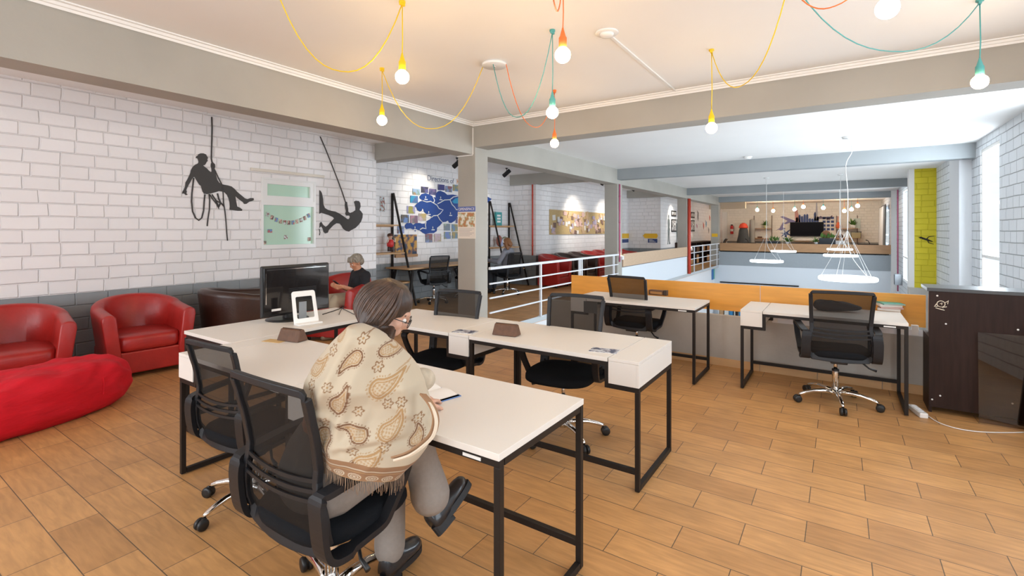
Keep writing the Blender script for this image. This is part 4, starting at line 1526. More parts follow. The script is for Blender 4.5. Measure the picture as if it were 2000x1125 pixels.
cards = [(545, 35, 105, 90, 0, 'sandy'), (668, 5, 100, 90, 1, 'black'), (785, 35, 105, 90, 2, 'violet'), (512, 145, 110, 105, 3, 'turquoise lake'), (468, 298, 115, 105, 4, 'yellow green'), (380, 428, 115, 110, 5, 'blue mountain'),
         (512, 438, 105, 108, 6, 'maroon'), (635, 405, 108, 100, 7, 'lilac and yellow'), (318, 590, 95, 100, 8, 'pale brown'), (730, 712, 100, 115, 8, 'red blue'), (857, 705, 100, 105, 7, 'pinkish'), (995, 552, 88, 95, 9, 'grey green'),
         (1110, 562, 90, 98, 10, 'brown hill'), (1000, 672, 95, 95, 11, 'blue over sand'), (1115, 670, 85, 88, 10, 'orange sunset'), (1155, 448, 60, 90, 2, 'narrow violet'), (910, -30, 95, 85, 2, 'violet dusk'), (1020, -5, 95, 90, 8, 'red lit'),
         (1130, -20, 95, 95, 10, 'golden field')]
for i, (x, y, w_, h_, k_, lb) in enumerate(cards):
    a = atX(740 + (x - w_ / 2) / 7.5, 370 + (y - h_ / 2) / 7.5, XM)
    b = atX(740 + (x + w_ / 2) / 7.5, 370 + (y + h_ / 2) / 7.5, XM)
    zc = (a.z + b.z) / 2
    hh = abs(a.z - b.z) / 2 + .005
    where = 'above the blue map' if y < 60 else ('beside the western end of the blue map' if x < 660 and y < 620 else 'under the blue map')
    o = MB().box(0, .012, a.y, b.y, zc - hh, zc + hh).build('photo_print', pms[k_])
    o.location.x = XM
    tag(o, 'square %s photo print %s' % (lb, where), 'photo', 'landscape prints around the blue map')
o = MB().box(XM, XM + .012, 6.62, 6.74, 1.88, 2.18).build('photo_print', pm[0])
tag(o, 'narrow upright print on the wall beside the ladder shelf', 'photo')


# ladder shelf: A frames with boards
def ladder_shelf(label, loc, W, shelves, rz=0, Hh=2.27, depth=.9):
    """wall behind is local -Y ... boards run along X (width W), frames lean towards the wall"""
    t = thing('ladder_shelf', label, 'shelf', loc, rz)
    for x in (0, W):
        MB().strap([(x, 0.02, 0), (x, 0.02, Hh)], (1, 0, 0), .035, .035).build('upright', M['steel'], t)
        MB().strap([(x, depth, 0), (x, 0.05, Hh)], (1, 0, 0), .035, .03).build('leaning_leg', M['steel'], t)
    for z in shelves:
        d = depth * (1 - z / Hh)
        MB().box(-.02, W + .02, .03, max(d, .12) + .02, z, z + .028).box(0, W, .02, .045, z - .02, z).build('shelf_board', M['shelf_wood'], t, bevel=.002)
    return t


# local X -> world -Y?  rz=-90: local X -> world -Y, local Y -> world +X
ladder_shelf('black A frame ladder shelf with wooden boards by the armchair corner', (-7.69, 6.93, 0), 1.15, [.45, 1.03, 1.59], R(-90), 2.27, .70)
ladder_shelf('black A frame ladder shelf with boards in the far recess corner', (-7.69, 11.2, 0), .92, [.45, 1.03, 1.60], R(-90), 2.27, .66)

# figurine on the shelf
t = thing('figurine', 'small doll figurine in red trousers standing on the ladder shelf', 'figurine', (-7.50, 6.72, 1.06))
f_ = MB()
f_.tube([(0, -.035, 0.02), (0, -.035, .11)], [.032, .028], 10).tube([(0, .035, 0.02), (0, .035, .11)], [.032, .028], 10)
f_.build('boots', mat('doll_boots', (.06, .04, .04), .6), t)
MB().lathe([(.03, .10), (.068, .12), (.072, .18), (.06, .23), (.045, .26)], (0, 0, 0), 16).build('dress', M['red'], t)
MB().tube([(0, -.05, .24), (.02, -.10, .20), (.04, -.08, .26)], [.018, .016, .013], 8).tube([(0, .05, .24), (.02, .11, .21), (.03, .10, .28)], [.018, .016, .013], 8).lathe([(.044, .22), (.05, .25), (.03, .275)], (0, 0, 0), 14).build('shirt', mat('doll_shirt', (.75, .62, .52), .6), t)
MB().ball((0, 0, .315), (.046, .048, .05), 14, 10).build('head', M['skin'], t)
MB().ball((-.008, 0, .34), (.055, .058, .045), 14, 10).build('hair', mat('doll_hair', (.09, .035, .02), .8), t)
t = thing('painting', 'colourful mottled canvas leaning behind the ladder shelf', 'painting', (-7.69, 7.0, .93))
MB().box(0, .03, 0, .62, .06, .48).build('canvas', photo_mat('mottled_canvas', (.55, .30, .06), (.03, .06, .12), 4.4, 9), t)
MB().box(0, .05, 0, .63, 0, .06).build('ledge', M['brown_wood'], t)
# things on the far ladder shelf
t = thing('book', 'teal and white book standing on the far ladder shelf', 'book', (-7.60, 10.42, 1.63))
MB().box(0, .04, 0, .28, 0, .36).build('cover', M['teal'], t)
for z in (.08, .16, .24):
    MB().box(.0405, .042, .06, .22, z, z + .05).build('lettering', M['paper'], t)
t = thing('globe', 'brown and blue rounded ornament on the far ladder shelf', 'ornament', (-7.52, 10.5, 1.06))
MB().ball((0, .02, .16), (.08, .09, .15), 14, 10).build('body', mat('ornament_brown', (.30, .10, .07), .6), t)
MB().ball((.03, .06, .12), (.07, .07, .11), 14, 10).build('patch', mat('ornament_blue', (.35, .42, .62), .6), t)
t = thing('fish_ornament', 'grey olive fish ornament on the far ladder shelf', 'ornament', (-7.50, 10.75, 1.26))
MB().ball((0, 0, 0.02), (.03, .11, .055), 14, 10).build('body', mat('fish_olive', (.22, .22, .14), .6), t)
MB().poly([(0, .1, .02), (0, .16, .07), (0, .15, .02), (0, .16, -.03)], (1, 0, 0), .01).build('tail', mat('fish_olive', (.22, .22, .14), .6), t)
MB().tube([(0, 0, -.03), (0, 0, -.19)], .006, 6).lathe([(.05, -.19), (.05, -.18)], (0, 0, 0), 12).build('stem', M['steel'], t)

# poster on the column
t = thing('poster', 'white and navy poster taped to the nearest column', 'poster', (-4.68, 5.485, 1.51))
pc = atY(896, 404, 5.488)
z1 = pc.z
z0 = atY(896, 466, 5.488).z
t.location = (-4.68, 5.495, z0)
hh = z1 - z0
MB().box(.0, .335, -.004, 0, 0, hh).build('sheet', mat('poster_paper', (.80, .72, .62), .6), t)
MB().box(.0, .335, -.0055, -.004, hh - .075, hh).build('header_band', mat('poster_navy', (.10, .15, .42), .6), t)
text('heading', 'OPENSPACE', .055, M['paper'], t, (.167, -.0065, hh - .038), (R(90), 0, 0))
MB().box(.015, .32, -.0055, -.004, hh * .37, hh - .09).build('picture', photo_mat('poster_people', (.82, .76, .68), (.50, .22, .09), 7.7, 16), t)
for i in range(6):
    MB().box(.03, .31 - .04 * (i % 3), -.0052, -.004, hh * .30 - i * .02, hh * .30 - i * .02 + .006).build('text_line', mat('print_grey', (.45, .40, .38), .7), t)

# cork board with clippings
t = thing('cork_board', 'long cork board crowded with notes and snapshots', 'notice board', (-6.848, 12.02, 1.38))
MB().box(0, .02, 0, 3.95, 0, .72).build('board', M['cork'], t)
random.seed(12)
cm_ = [mat('note_white', (.75, .72, .68), .7), mat('note_tan', (.55, .38, .22), .7), mat('note_brown', (.20, .12, .09), .7), mat('note_lilac', (.45, .38, .48), .7), mat('note_pink', (.62, .42, .38), .7)]
for i in range(99):
    y = random.uniform(.03, 3.75)
    z = random.uniform(.0, .60)
    w_, h_ = random.uniform(.10, .22), random.uniform(.08, .16)
    MB().box(.02, .024 + .0002 * i, y, y + w_, z, z + h_, Matrix.Rotation(random.uniform(-.2, .2), 3, 'X')).build('note', random.choice(cm_), t)
# gallery: yellow and blue shapes, frames, silhouettes
XG = -5.597
o = MB().poly([(-6.28, 18.295, 1.30), (-6.2, 18.295, 1.38), (-5.74, 18.295, 1.38), (-5.70, 18.295, 1.30), (-5.74, 18.295, 1.20), (-6.2, 18.295, 1.20)], (0, -1, 0), .008).build('brush_stroke', M['yellow'])
tag(o, 'yellow brush stroke shape on the brick face past the red armchairs', 'wall art')
t = thing('wall_sign', 'navy sign with white letters under the yellow stroke', 'sign', (-6.08, 18.285, 1.03))
MB().box(0, .36, 0, .01, 0, .15).build('board', M['navy'], t)
for i in range(3):
    MB().box(.05, .30 - .06 * i, -.003, 0, .025 + .04 * i, .04 + .04 * i).build('lettering', M['paper'], t)
o = MB().poly([(-6.843, 17.3, 1.30), (-6.843, 17.4, 1.38), (-6.843, 18.29, 1.38), (-6.843, 18.29, 1.2), (-6.843, 17.4, 1.2)], (1, 0, 0), .008).build('brush_stroke', M['yellow'])
tag(o, 'yellow brush stroke shape half hidden beside the second column', 'wall art')
o = MB().box(-6.846, -6.838, 17.6, 18.25, 1.03, 1.16).build('wall_sign', M['navy'])
tag(o, 'navy sign beside the second column, partly hidden', 'sign')
o = MB().box(-4.64, -4.40, 22.488, 22.5, 1.22, 1.36).build('brush_stroke', M['yellow'])
tag(o, 'yellow patch painted on the farthest grey column', 'wall art')
fm = photo_mat('framed_drawing', (.75, .75, .73), (.10, .10, .11), 3.1, 12)
for px0, px1, py0, py1, lb in [(1311, 1320, 411, 423, 'small black framed drawing high on the gallery wall'), (1311, 1320, 428, 453, 'tall framed drawing under the small one on the gallery wall'),
                               (1349, 1356, 414, 426, 'small framed drawing past the third column, upper one'), (1349, 1356, 430, 452, 'tall framed drawing past the third column, lower one')]:
    a, b = atX(px0, py0, XG), atX(px1, py1, XG)
    t = thing('picture_frame', lb, 'picture', (XG, a.y, b.z))
    MB().box(0, .02, 0, b.y - a.y, 0, a.z - b.z).build('frame', M['black'], t)
    MB().box(.02, .024, .05, b.y - a.y - .05, .05, a.z - b.z - .05).build('print', fm, t)


def standing(pxc, top, bot, label, flip=1):
    cx = atX(pxc, (top + bot) / 2, XG)
    z1, z0 = atX(pxc, top, XG).z, atX(pxc, bot, XG).z
    hh = z1 - z0
    S = [(0, 1.0), (.05, .97), (.05, .91), (.02, .87), (.12, .82), (.14, .68), (.10, .56), (.15, .50), (.12, .45), (.10, .30), (.13, .10), (.20, .03), (.18, 0), (.06, 0), (.05, .12), (.02, .40), (-.03, .12), (-.08, 0), (-.16, 0),
         (-.12, .05), (-.10, .30), (-.11, .48), (-.09, .60), (-.12, .72), (-.10, .83), (-.02, .87), (-.05, .92), (-.04, .98)]
    o = MB().poly([(XG, cx.y + flip * a * hh * .9, z0 + b * hh) for a, b in S], (1, 0, 0), .006).build('figure_silhouette', mat('silhouette_grey', (.13, .15, .15), .7))
    tag(o, label, 'wall art')


standing(1306, 419, 477, 'tall grey figure silhouette holding up the framed drawings')
standing(1322.5, 428, 477, 'grey figure silhouette at the edge of the third column', -1)
for i, (px, t0, b0, cc) in enumerate([(1363, 411, 432, 'decal'), (1374, 434, 448, 'pipe_red'), (1379, 430, 444, 'lakeblue'), (1386, 420, 432, 'pipe_red'), (1361, 437, 446, 'pipe_pink'), (1384, 444, 456, 'grey_plastic')]):
    a, b = atX(px - 1, t0, XG), atX(px + 1, b0, XG)
    o = MB().poly([(XG, a.y, a.z), (XG, b.y, a.z - .1), (XG, b.y - .02, b.z + .1), (XG, a.y + .12, b.z), (XG, a.y + .02, b.z + .2), (XG, a.y + .07, a.z - .15)], (1, 0, 0), .006).build('wall_sticker', M[cc])
    tag(o, ['dark dancing shape on the far gallery wall', 'red shape low on the far gallery wall', 'blue shape on the far gallery wall', 'red shape high on the far gallery wall', 'pink shape under the dancing figure', 'grey shape lowest on the far gallery wall'][i], 'wall art')
# dark bookcase in the gallery behind the far railing
t = thing('bookcase', 'dark open bookcase behind the far railing', 'bookcase', (-5.59, 20.2, 0))
MB().box(0, .38, 0, 5.0, .95, 1.0).box(0, .38, 0, 5.0, 0, .05).box(0, .02, 0, 5, 0, 1.0).box(0, .38, 0, 5.0, .5, .53).build('carcass', M['cabinet'], t)
for i in range(6):
    MB().box(0, .38, i * 1.0 - .015 + (0.015 if i == 0 else 0), i * 1.0 + .015, .05, .95).build('divider', M['cabinet'], t)
random.seed(8)
k_ = 0
for sh in (.06, .54):
    for i in range(5):
        o = MB().box(.05, .34, .1, random.uniform(.4, .85), 0, random.uniform(.2, .36)).build('storage_basket', random.choice([M['shelf_wood'], M['brown_box'], M['brown_wood']]), loc=(-5.57, 20.2 + i, sh))
        tag(o, 'brown storage basket in the dark bookcase behind the far railing', 'basket', 'baskets in the dark bookcase')
t = thing('model_plant', 'spiky dry decoration on top of the dark bookcase', 'decoration', (-5.4, 21.8, 1.0))
m_ = MB()
for i in range(16):
    a = i * 2.4
    m_.tube([(0, 0, 0), (.10 * math.cos(a), .35 * math.sin(a), .22 + .1 * math.sin(i))], .006, 5)
m_.build('stems', mat('dry_beige', (.5, .42, .35), .8), t)
t.scale = (1, 1.4, 1)


# ================================================================== THE FAR ROOM
YB_ = 29.99


def wallp(px, py, y=YB_):
    return atY(px, py, y)


# television
a, b = wallp(1543, 434, 29.9), wallp(1609, 462, 29.9)
t = thing('television', 'large black wall television in the far room', 'television', (a.x, 29.9, b.z))
Wt, Ht = b.x - a.x, a.z - b.z
MB().box(0, Wt, -.03, .05, 0, Ht).build('frame', M['plastic_black'], t, bevel=.006)
MB().box(.02, Wt - .02, -.034, -.03, .03, Ht - .02).build('screen', M['tv'], t)
MB().box(.3, Wt - .3, .05, .09, .2, Ht - .2).build('wall_bracket', M['steel'], t)
a, b = wallp(1545, 466, 29.8), wallp(1608, 470, 29.8)
t = thing('display_shelf', 'white floating shelf under the far television', 'shelf', (a.x, 29.6, b.z))
MB().box(0, b.x - a.x, 0, .38, 0, a.z - b.z).build('board', M['white_gloss'], t)
# travel sticker collage: generic dark blue landmarks
def collage(label, px, py, w_, h_, m, shp):
    p = wallp(px, py, 29.99)
    m_ = MB()
    for ol in shp:
        m_.poly([(p.x + x * w_, 29.99, p.z + z * h_) for x, z in ol], (0, -1, 0), .01)
    tag(m_.build('wall_sticker', m), label, 'wall art', 'travel stickers round the television')


def rects(n, seed):
    random.seed(seed)
    out = []
    for i in range(n):
        x0 = -0.5 + i / n
        hh = random.uniform(.3, 1.0)
        out.append([(x0, 0), (x0 + .85 / n, 0), (x0 + .85 / n, hh * .8), (x0 + .45 / n, hh), (x0, hh * .8)])
    return out


collage('navy skyline sticker directly above the far television', 1577, 434, 1.05, .62, M['navy'], rects(9, 3))
collage('slim grey tower sticker above the far television', 1595, 431, .25, .95, mat('tower_grey', (.4, .4, .46), .6), [[(-.5, 0), (.5, 0), (.2, .3), (.08, 1), (-.08, 1), (-.2, .3)]])
collage('grey camel sticker above the corner of the television', 1609, 430, .7, .25, mat('camel_grey', (.16, .13, .2), .6), [[(-.5, 0), (-.4, .5), (-.2, .9), (0, .5), (.15, .7), (.3, .4), (.5, 1), (.55, .9), (.4, .1), (.2, 0), (.15, .3), (-.3, .3), (-.4, 0)]])
collage('dotted navy grid sticker beside the television', 1618, 450, .5, .75, M['navy'], [[(-.5 + .36 * i, .26 * j), (-.5 + .36 * i + .26, .26 * j), (-.5 + .36 * i + .26, .26 * j + .16), (-.5 + .36 * i, .26 * j + .16)] for i in range(3) for j in range(4)])
collage('slanted violet bridge sticker at the upper corner of the television', 1546, 438, .9, .45, mat('bridge_violet', (.22, .20, .38), .6), [[(-.6, .9), (-.45, 1), (.5, .1), (.5, 0), (.2, 0), (-.1, .2), (-.3, 0), (-.4, .1), (-.2, .4)]])
collage('pink striped tower sticker leaning by the television', 1556, 434, .35, .8, mat('tower_pink', (.55, .28, .25), .6), [[(-.2, 0), (.5, 0), (.1, .8), (0, 1), (-.3, .9), (-.25, .6)]])
collage('violet bird sticker flying low by the television', 1525, 452, .5, .5, mat('bridge_violet', (.22, .20, .38), .6), [[(-.5, .1), (-.1, .35), (.2, 1), (.3, .95), (.2, .45), (.5, .3), (.2, .2), (0, .1), (-.2, .2)]])
collage('navy windmill sticker under the violet bird', 1535, 463, .6, .45, M['navy'], [[(-.5, .5), (-.1, .5), (-.2, 1), (0, .6), (.4, 1), (.15, .5), (.5, .1), (.1, .3), (.05, 0), (-.1, 0), (-.05, .3), (-.4, 0), (-.2, .4)]])
# fire extinguisher
p = wallp(1429, 457, 29.85)
t = thing('fire_extinguisher', 'red fire extinguisher on the far room wall', 'extinguisher', (p.x, 29.905, p.z))
MB().lathe([(.06, 0), (.085, .02), (.085, .40), (.06, .46), (.03, .48)], (0, 0, 0), 18).build('cylinder', M['red'], t)
MB().box(-.05, .05, -.01, .01, .48, .54).build('handle', M['black'], t)
MB().tube([(.03, 0, .5), (.11, 0, .42), (.10, 0, .15)], .012, 8).build('hose', M['black'], t)
MB().lathe([(.0865, .15), (.0865, .28)], (0, 0, 0), 18).build('label', M['paper'], t)
# far door
struct(MB().box(-5.6, -5.35, 29.94, 30.0, 0, 2.55).build('door_1', M['white_gloss']))
# dark draped stand with red cap, grey roll beside it
p = wallp(1452, 474, 28.5)
t = thing('covered_stand', 'dark draped stand with a red cap near the fire extinguisher', 'stand', (p.x, 28.5, 0))
MB().lathe([(.30, 0), (.32, .5), (.33, .9), (.26, 1.2), (.22, 1.5), (.17, 1.65), (.05, 1.7)], (0, 0, 0), 20).build('drape', mat('dark_drape', (.06, .07, .08), .8), t)
MB().lathe([(.22, 1.62), (.23, 1.68), (.16, 1.84), (.05, 1.90)], (0, 0, 0), 20).build('cap', mat('cap_red', (.75, .08, .04), .6), t)
p = wallp(1464, 474, 28.7)
t = thing('fabric_roll', 'tall grey roll standing beside the red capped stand', 'roll', (p.x + .12, 28.7, 0))
MB().lathe([(.12, 0), (.13, .4), (.14, 1.5), (.12, 2.05), (.04, 2.1)], (0, 0, 0), 18).build('roll', mat('roll_grey', (.28, .28, .27), .8), t)


def far_shelf(px0, px1, label):
    a, b = wallp(px0, 421, 29.6), wallp(px1, 421, 29.6)
    z1, z2, zt = wallp(px0, 446, 29.6).z, wallp(px0, 465, 29.6).z, a.z
    t = thing('display_shelf', label, 'shelf', (a.x, 29.6, 0))
    W_ = b.x - a.x
    for x in (0, W_):
        MB().box(x - .015, x + .015, .35, .38, 0, zt).build('upright', mat('rust_brown_steel', (.10, .05, .03), .5), t)
    for z in (z1, z2):
        MB().box(-.02, W_ + .02, 0, .36, z - .03, z).build('shelf_board', M['brown_wood'], t)
    return a.x, b.x, z1, z2


sx0, sx1, sz1, sz2 = far_shelf(1471, 1506, 'open shelf with a trailing plant by the fire extinguisher')
rx0, rx1, rz1, rz2 = far_shelf(1634, 1675, 'open shelf with plants between the television and the curtain')


def plant(label, loc, s, n, pot, seed, rad=.6):
    t = thing('potted_plant', label, 'plant', loc)
    MB().lathe([(.06 * s, 0), (.085 * s, .14 * s), (.08 * s, .15 * s)], (0, 0, 0), 14).build('pot', pot, t)
    random.seed(seed)
    m_ = MB()
    for i in range(n):
        a = random.uniform(0, 2 * PI)
        e = random.uniform(.2, 1.3)
        L_ = random.uniform(.18, .38) * s
        d = Vector((math.cos(a) * math.cos(e) * rad * 1.6, math.sin(a) * math.cos(e) * rad, math.sin(e)))
        q = Vector((0, 0, .14 * s))
        sd = Vector((-math.sin(a), math.cos(a), 0)) * .03 * s
        m_.add([q, q + d * L_ * .5 + sd, q + d * L_ + Vector((0, 0, -.05 * s)), q + d * L_ * .5 - sd, q + d * L_ * .5 + Vector((0, 0, .01))], [(0, 1, 4), (1, 2, 4), (2, 3, 4), (3, 0, 4)])
    m_.build('leaves', M['leaf'], t)
    return t


WG = M['white_gloss']
plant('leafy plant in a pale pot on the shelf by the fire extinguisher', (sx0 + .58, 29.75, sz1), 1.1, 46, mat('pale_green_pot', (.6, .62, .35), .5), 1)
o = MB().box(0, .22, 0, .15, 0, .09).build('storage_box', M['brown_box'], loc=(sx0 + .2, 29.7, sz2))
tag(o, 'small brown box on the lower far shelf', 'box')
plant('thin leaved plant in the middle of the shelf by the curtain', (rx0 + .65, 29.75, rz1), 1.2, 34, WG, 2, .5)
plant('green plant standing against a pale print on the shelf by the curtain', (rx1 - .15, 29.7, rz1), 1.0, 40, WG, 3, .4)
o = MB().box(-.14, .14, 0, .02, 0, .5).build('print', mat('pale_print', (.6, .68, .62), .5), loc=(rx1 - .02, 29.9, rz1))
tag(o, 'pale print leaning on the shelf by the curtain', 'picture')
t = thing('guitar', 'small orange red guitar shaped ornament on the shelf by the curtain', 'ornament', (rx0 + .06, 29.75, rz1))
MB().ball((0, 0, .12), (.10, .04, .12), 14, 10).ball((0, 0, .24), (.07, .035, .08), 14, 10).build('body', mat('guitar_orange', (.7, .14, .05), .5), t)
MB().box(-.015, .015, -.01, .01, .28, .62).build('neck', mat('guitar_orange', (.7, .14, .05), .5), t)
t = thing('lantern', 'dark framed glass lantern box on the lower shelf by the curtain', 'lantern', (rx1 - .28, 29.5, rz2 + .0))
for x in (0, .40):
    for y in (0, .2):
        MB().box(x, x + .02, y, y + .02, 0, .30).build('post', M['steel'], t)
MB().box(-.02, .44, -.02, .24, .30, .33).build('lid', M['steel'], t)
MB().box(.02, .40, .01, .21, 0.01, .29).build('glass', mat('lantern_amber', (.35, .28, .12), .2), t)
t = thing('bowl', 'small brown ornament on the lower shelf near the television', 'ornament', (rx0 + .18, 29.65, rz2))
MB().lathe([(.06, 0), (.12, .06), (.09, .12), (.05, .2)], (0, 0, 0), 14).build('body', M['brown_box'], t)
# long desk behind the brown panel, with boxes, plants and equipment
t = thing('desk', 'long dark counter behind the brown panel in the far room', 'desk', (-4.2, 22.85, 0))
MB().box(0, 5.6, 0, .7, .86, .89).build('desktop', mat('counter_dark', (.08, .07, .07), .5), t)
for x in (.05, 2.8, 5.5):
    MB().box(x, x + .05, .05, .65, 0, .86).build('leg', M['steel'], t)


def onctr(px, dy=.3):
    p = atY(px, 470, 22.85 + dy)
    return p.x


def planter(px0, px1, h_, label):
    x0, x1 = onctr(px0), onctr(px1)
    t = thing('planter_box', label, 'planter', (x0, 23.0, .89))
    MB().box(0, x1 - x0, 0, .3, 0, h_).build('box', mat('planter_dark', (.035, .045, .055), .6), t, bevel=.006)
    random.seed(int(px0))
    m_ = MB()
    for i in range(26):
        x = random.uniform(.05, x1 - x0 - .05)
        q = Vector((x, .15, h_))
        d = Vector((random.uniform(-.12, .12), random.uniform(-.1, .1), random.uniform(.08, .25)))
        sd = Vector((.03, 0, 0))
        m_.add([q, q + d * .5 + sd, q + d, q + d * .5 - sd + Vector((0, .01, 0))], [(0, 1, 2), (0, 2, 3)])
    m_.build('leaves', M['leaf'], t)


planter(1499, 1524, .16, 'low dark planter box on the far counter near the shelf')
planter(1600, 1632, .30, 'tall dark planter box on the far counter at the television corner')
plant('spreading green plant on the far counter under the windmill sticker', (onctr(1538), 23.1, .89), .9, 60, WG, 5, 1.0)
plant('small green plant on the far counter under the television', (onctr(1594), 23.1, .89), .9, 30, WG, 6, .6)
t = thing('figurine', 'round brown head shaped ornament beside the tall planter', 'ornament', (onctr(1613), 23.45, .89))
MB().lathe([(.06, 0), (.05, .25)], (0, 0, 0), 12).ball((0, 0, .42), (.17, .12, .19), 14, 10).build('body', mat('figurine_brown', (.35, .16, .08), .6), t)
for px, lb in [(1459, 'flat black equipment case on the far counter near the draped stand'), (1696, 'flat black equipment case on the far counter near the curtain')]:
    x = onctr(px)
    t = thing('equipment_case', lb, 'case', (x, 23.1, .89))
    MB().box(-.32, .32, 0, .3, 0, .08).build('body', M['black'], t, bevel=.01)
    MB().tube([(.05, .1, .08), (.0, .1, .2), (-.08, .1, .24)], [.01, .012, .018], 8).build('arm', M['black'], t)
t = thing('fax_machine', 'small white device on the far counter beside the tall planter', 'device', (onctr(1637), 23.1, .89))
MB().box(-.1, .22, 0, .25, 0, .2).build('body', WG, t, bevel=.01)
t = thing('office_chair', 'dark curved chair back rising behind the far counter', 'chair', (onctr(1411), 23.9, 0))
MB().strap(smooth_path([(-.06, .0, .62), (-.08, .02, .85), (-.02, .05, 1.05), (.06, .06, 1.12)], 5), (0, 1, 0), .4, .05).build('backrest', M['plastic_black'], t)
MB().box(-.2, .2, -.2, .2, .45, .52).build('seat', M['plastic_black'], t, bevel=.02)
MB().lathe([(.25, 0), (.25, .03), (.03, .06), (.03, .45)], (0, 0, 0), 16).build('base', M['steel'], t)
o = MB().box(-3.95, -3.1, 22.60, 22.62, .61, .64).box(-.9, -.6, 22.60, 22.62, .61, .635).build('garland', M['yellow'])
o = tag(o, 'yellow paper strip hanging in the gap under the brown panel', 'decoration')
o.location.y = -.12
# curtain on the far window
t = thing('curtain', 'white curtain with a grey edge panel at the far window', 'curtain', (1.62, 25.4, 0))


def curtain_panel(y0, y1, m, n=50):
    vs = []
    for i in range(n + 1):
        y = y0 + (y1 - y0) * i / n
        for z in (.0, 2.55):
            vs.append((-.04 + .03 * math.sin(i * 1.1) - (.04 * (2.55 - z) / 2.55), y, z))
    MB().add(vs, [(2 * i, 2 * i + 1, 2 * i + 3, 2 * i + 2) for i in range(n)], True).build('panel', m, t)


curtain_panel(.7, 3.4, M['curtain'])
curtain_panel(-.1, .68, M['grey_curtain'], 16)
MB().tube([(-.04, -.2, 2.57), (-.04, 3.5, 2.57)], .015, 8).build('rod', M['steel'], t)
# bulbs of the far room
for i, (px, py, y, wh, lb) in enumerate([(1479, 410, 27.0, 0, 'brightest warm bulb over the plant shelf in the far room'), (1510, 412, 27.6, 0, 'warm bulb right of the plant shelf in the far room'),
                                         (1552, 409, 27.0, 0, 'warm bulb above the pink tower sticker'), (1569, 404, 26.2, 1, 'white bulb above the navy skyline sticker'),
                                         (1608, 406, 26.6, 1, 'white bulb above the camel sticker'), (1649, 412, 27.5, 0, 'warm bulb over the shelf near the curtain'),
                                         (1663, 409, 27.0, 0, 'second warm bulb over the shelf near the curtain'), (1675, 402, 26.2, 1, 'white bulb nearest the far curtain')]):
    p = atY(px, py, y)
    t = thing('pendant_bulb', lb, 'hanging bulb', tuple(p), 0, 'bulbs of the far room')
    r = .08
    MB().ball((0, 0, 0), r, 14, 10).build('bulb', M['bulb_white'] if wh else M['bulb_far'], t)
    MB().lathe([(.03, r * .9), (.03, r + .07), (.008, r + .1)], (0, 0, 0), 10).build('socket', OC if i % 2 else TC, t)
    MB().tube([(0, 0, r + .08), (0, 0, 2.95 - p.z)], .006, 5).build('cord', OC if i % 2 else TC, t)
# things of the storey below
t = thing('rail_bar', 'long dark bar along the lower storey wall', 'bar', (-4.1, 22.44, -.76))
MB().box(-.2, 2.75, 0, .05, 0, .05).build('bar', M['steel'], t)
for i, cc in enumerate([(.05, .18, .45), (.05, .40, .30), (.55, .15, .10), (.45, .10, .30), (.10, .08, .22)]):
    a = atX(1390 + i * 4.2, 532, -4.54)
    o = MB().box(-4.545, -4.53, a.y, a.y + .34, -.62, -.12).build('banner', mat('banner_%d' % i, cc, .6))
    tag(o, ['blue', 'green', 'red', 'magenta', 'dark violet'][i] + ' hanging banner on the lower storey wall', 'banner', 'coloured banners of the lower storey')
for x in (13.2, 13.9):
    pipe('thin red pipe on the lower storey wall, %s one' % ('nearer' if x < 13.5 else 'farther'), -4.53, x, -2.9, -.15, .02, M['pipe_red'])
# bookshelf of the lower storey seen through the gap under the orange panel
t = thing('bookshelf', 'white bookshelf of the storey below seen under the orange panels', 'shelf', (-4.3, 22.1, -3.0))
for z in (0, .42, .84, 1.26):
    MB().box(0, 5.7, 0, .35, z, z + .03).build('shelf_board', WG, t)
for x in (0, 1.4, 2.8, 4.2, 5.67):
    MB().box(x, x + .03, 0, .35, .03, 1.26).build('divider', WG, t)
random.seed(21)
bcol = [mat('spine_%d' % i, c, .6) for i, c in enumerate([(.02, .10, .35), (.04, .25, .5), (.5, .08, .1), (.7, .68, .64), (.08, .08, .1), (.5, .3, .15), (.05, .3, .25)])]
for x in [i * .19 for i in range(29)]:
    for z in (.87,):
        if random.random() < .9:
            w_ = random.uniform(.10, .17)
            bc = random.randrange(7)
            o = MB().box(0, w_, .03, .28, 0, random.uniform(.22, .34)).build('book', bcol[bc], loc=(-4.25 + x, 22.1, -3.0 + z + .031))
            tag(o, ('dark blue', 'bright blue', 'red', 'cream', 'black', 'tan', 'green')[bc] + ' book on the shelf of the storey below, seen under the panels', 'book', ('dark blue', 'bright blue', 'red', 'cream', 'black', 'tan', 'green')[bc] + ' books of the lower storey')


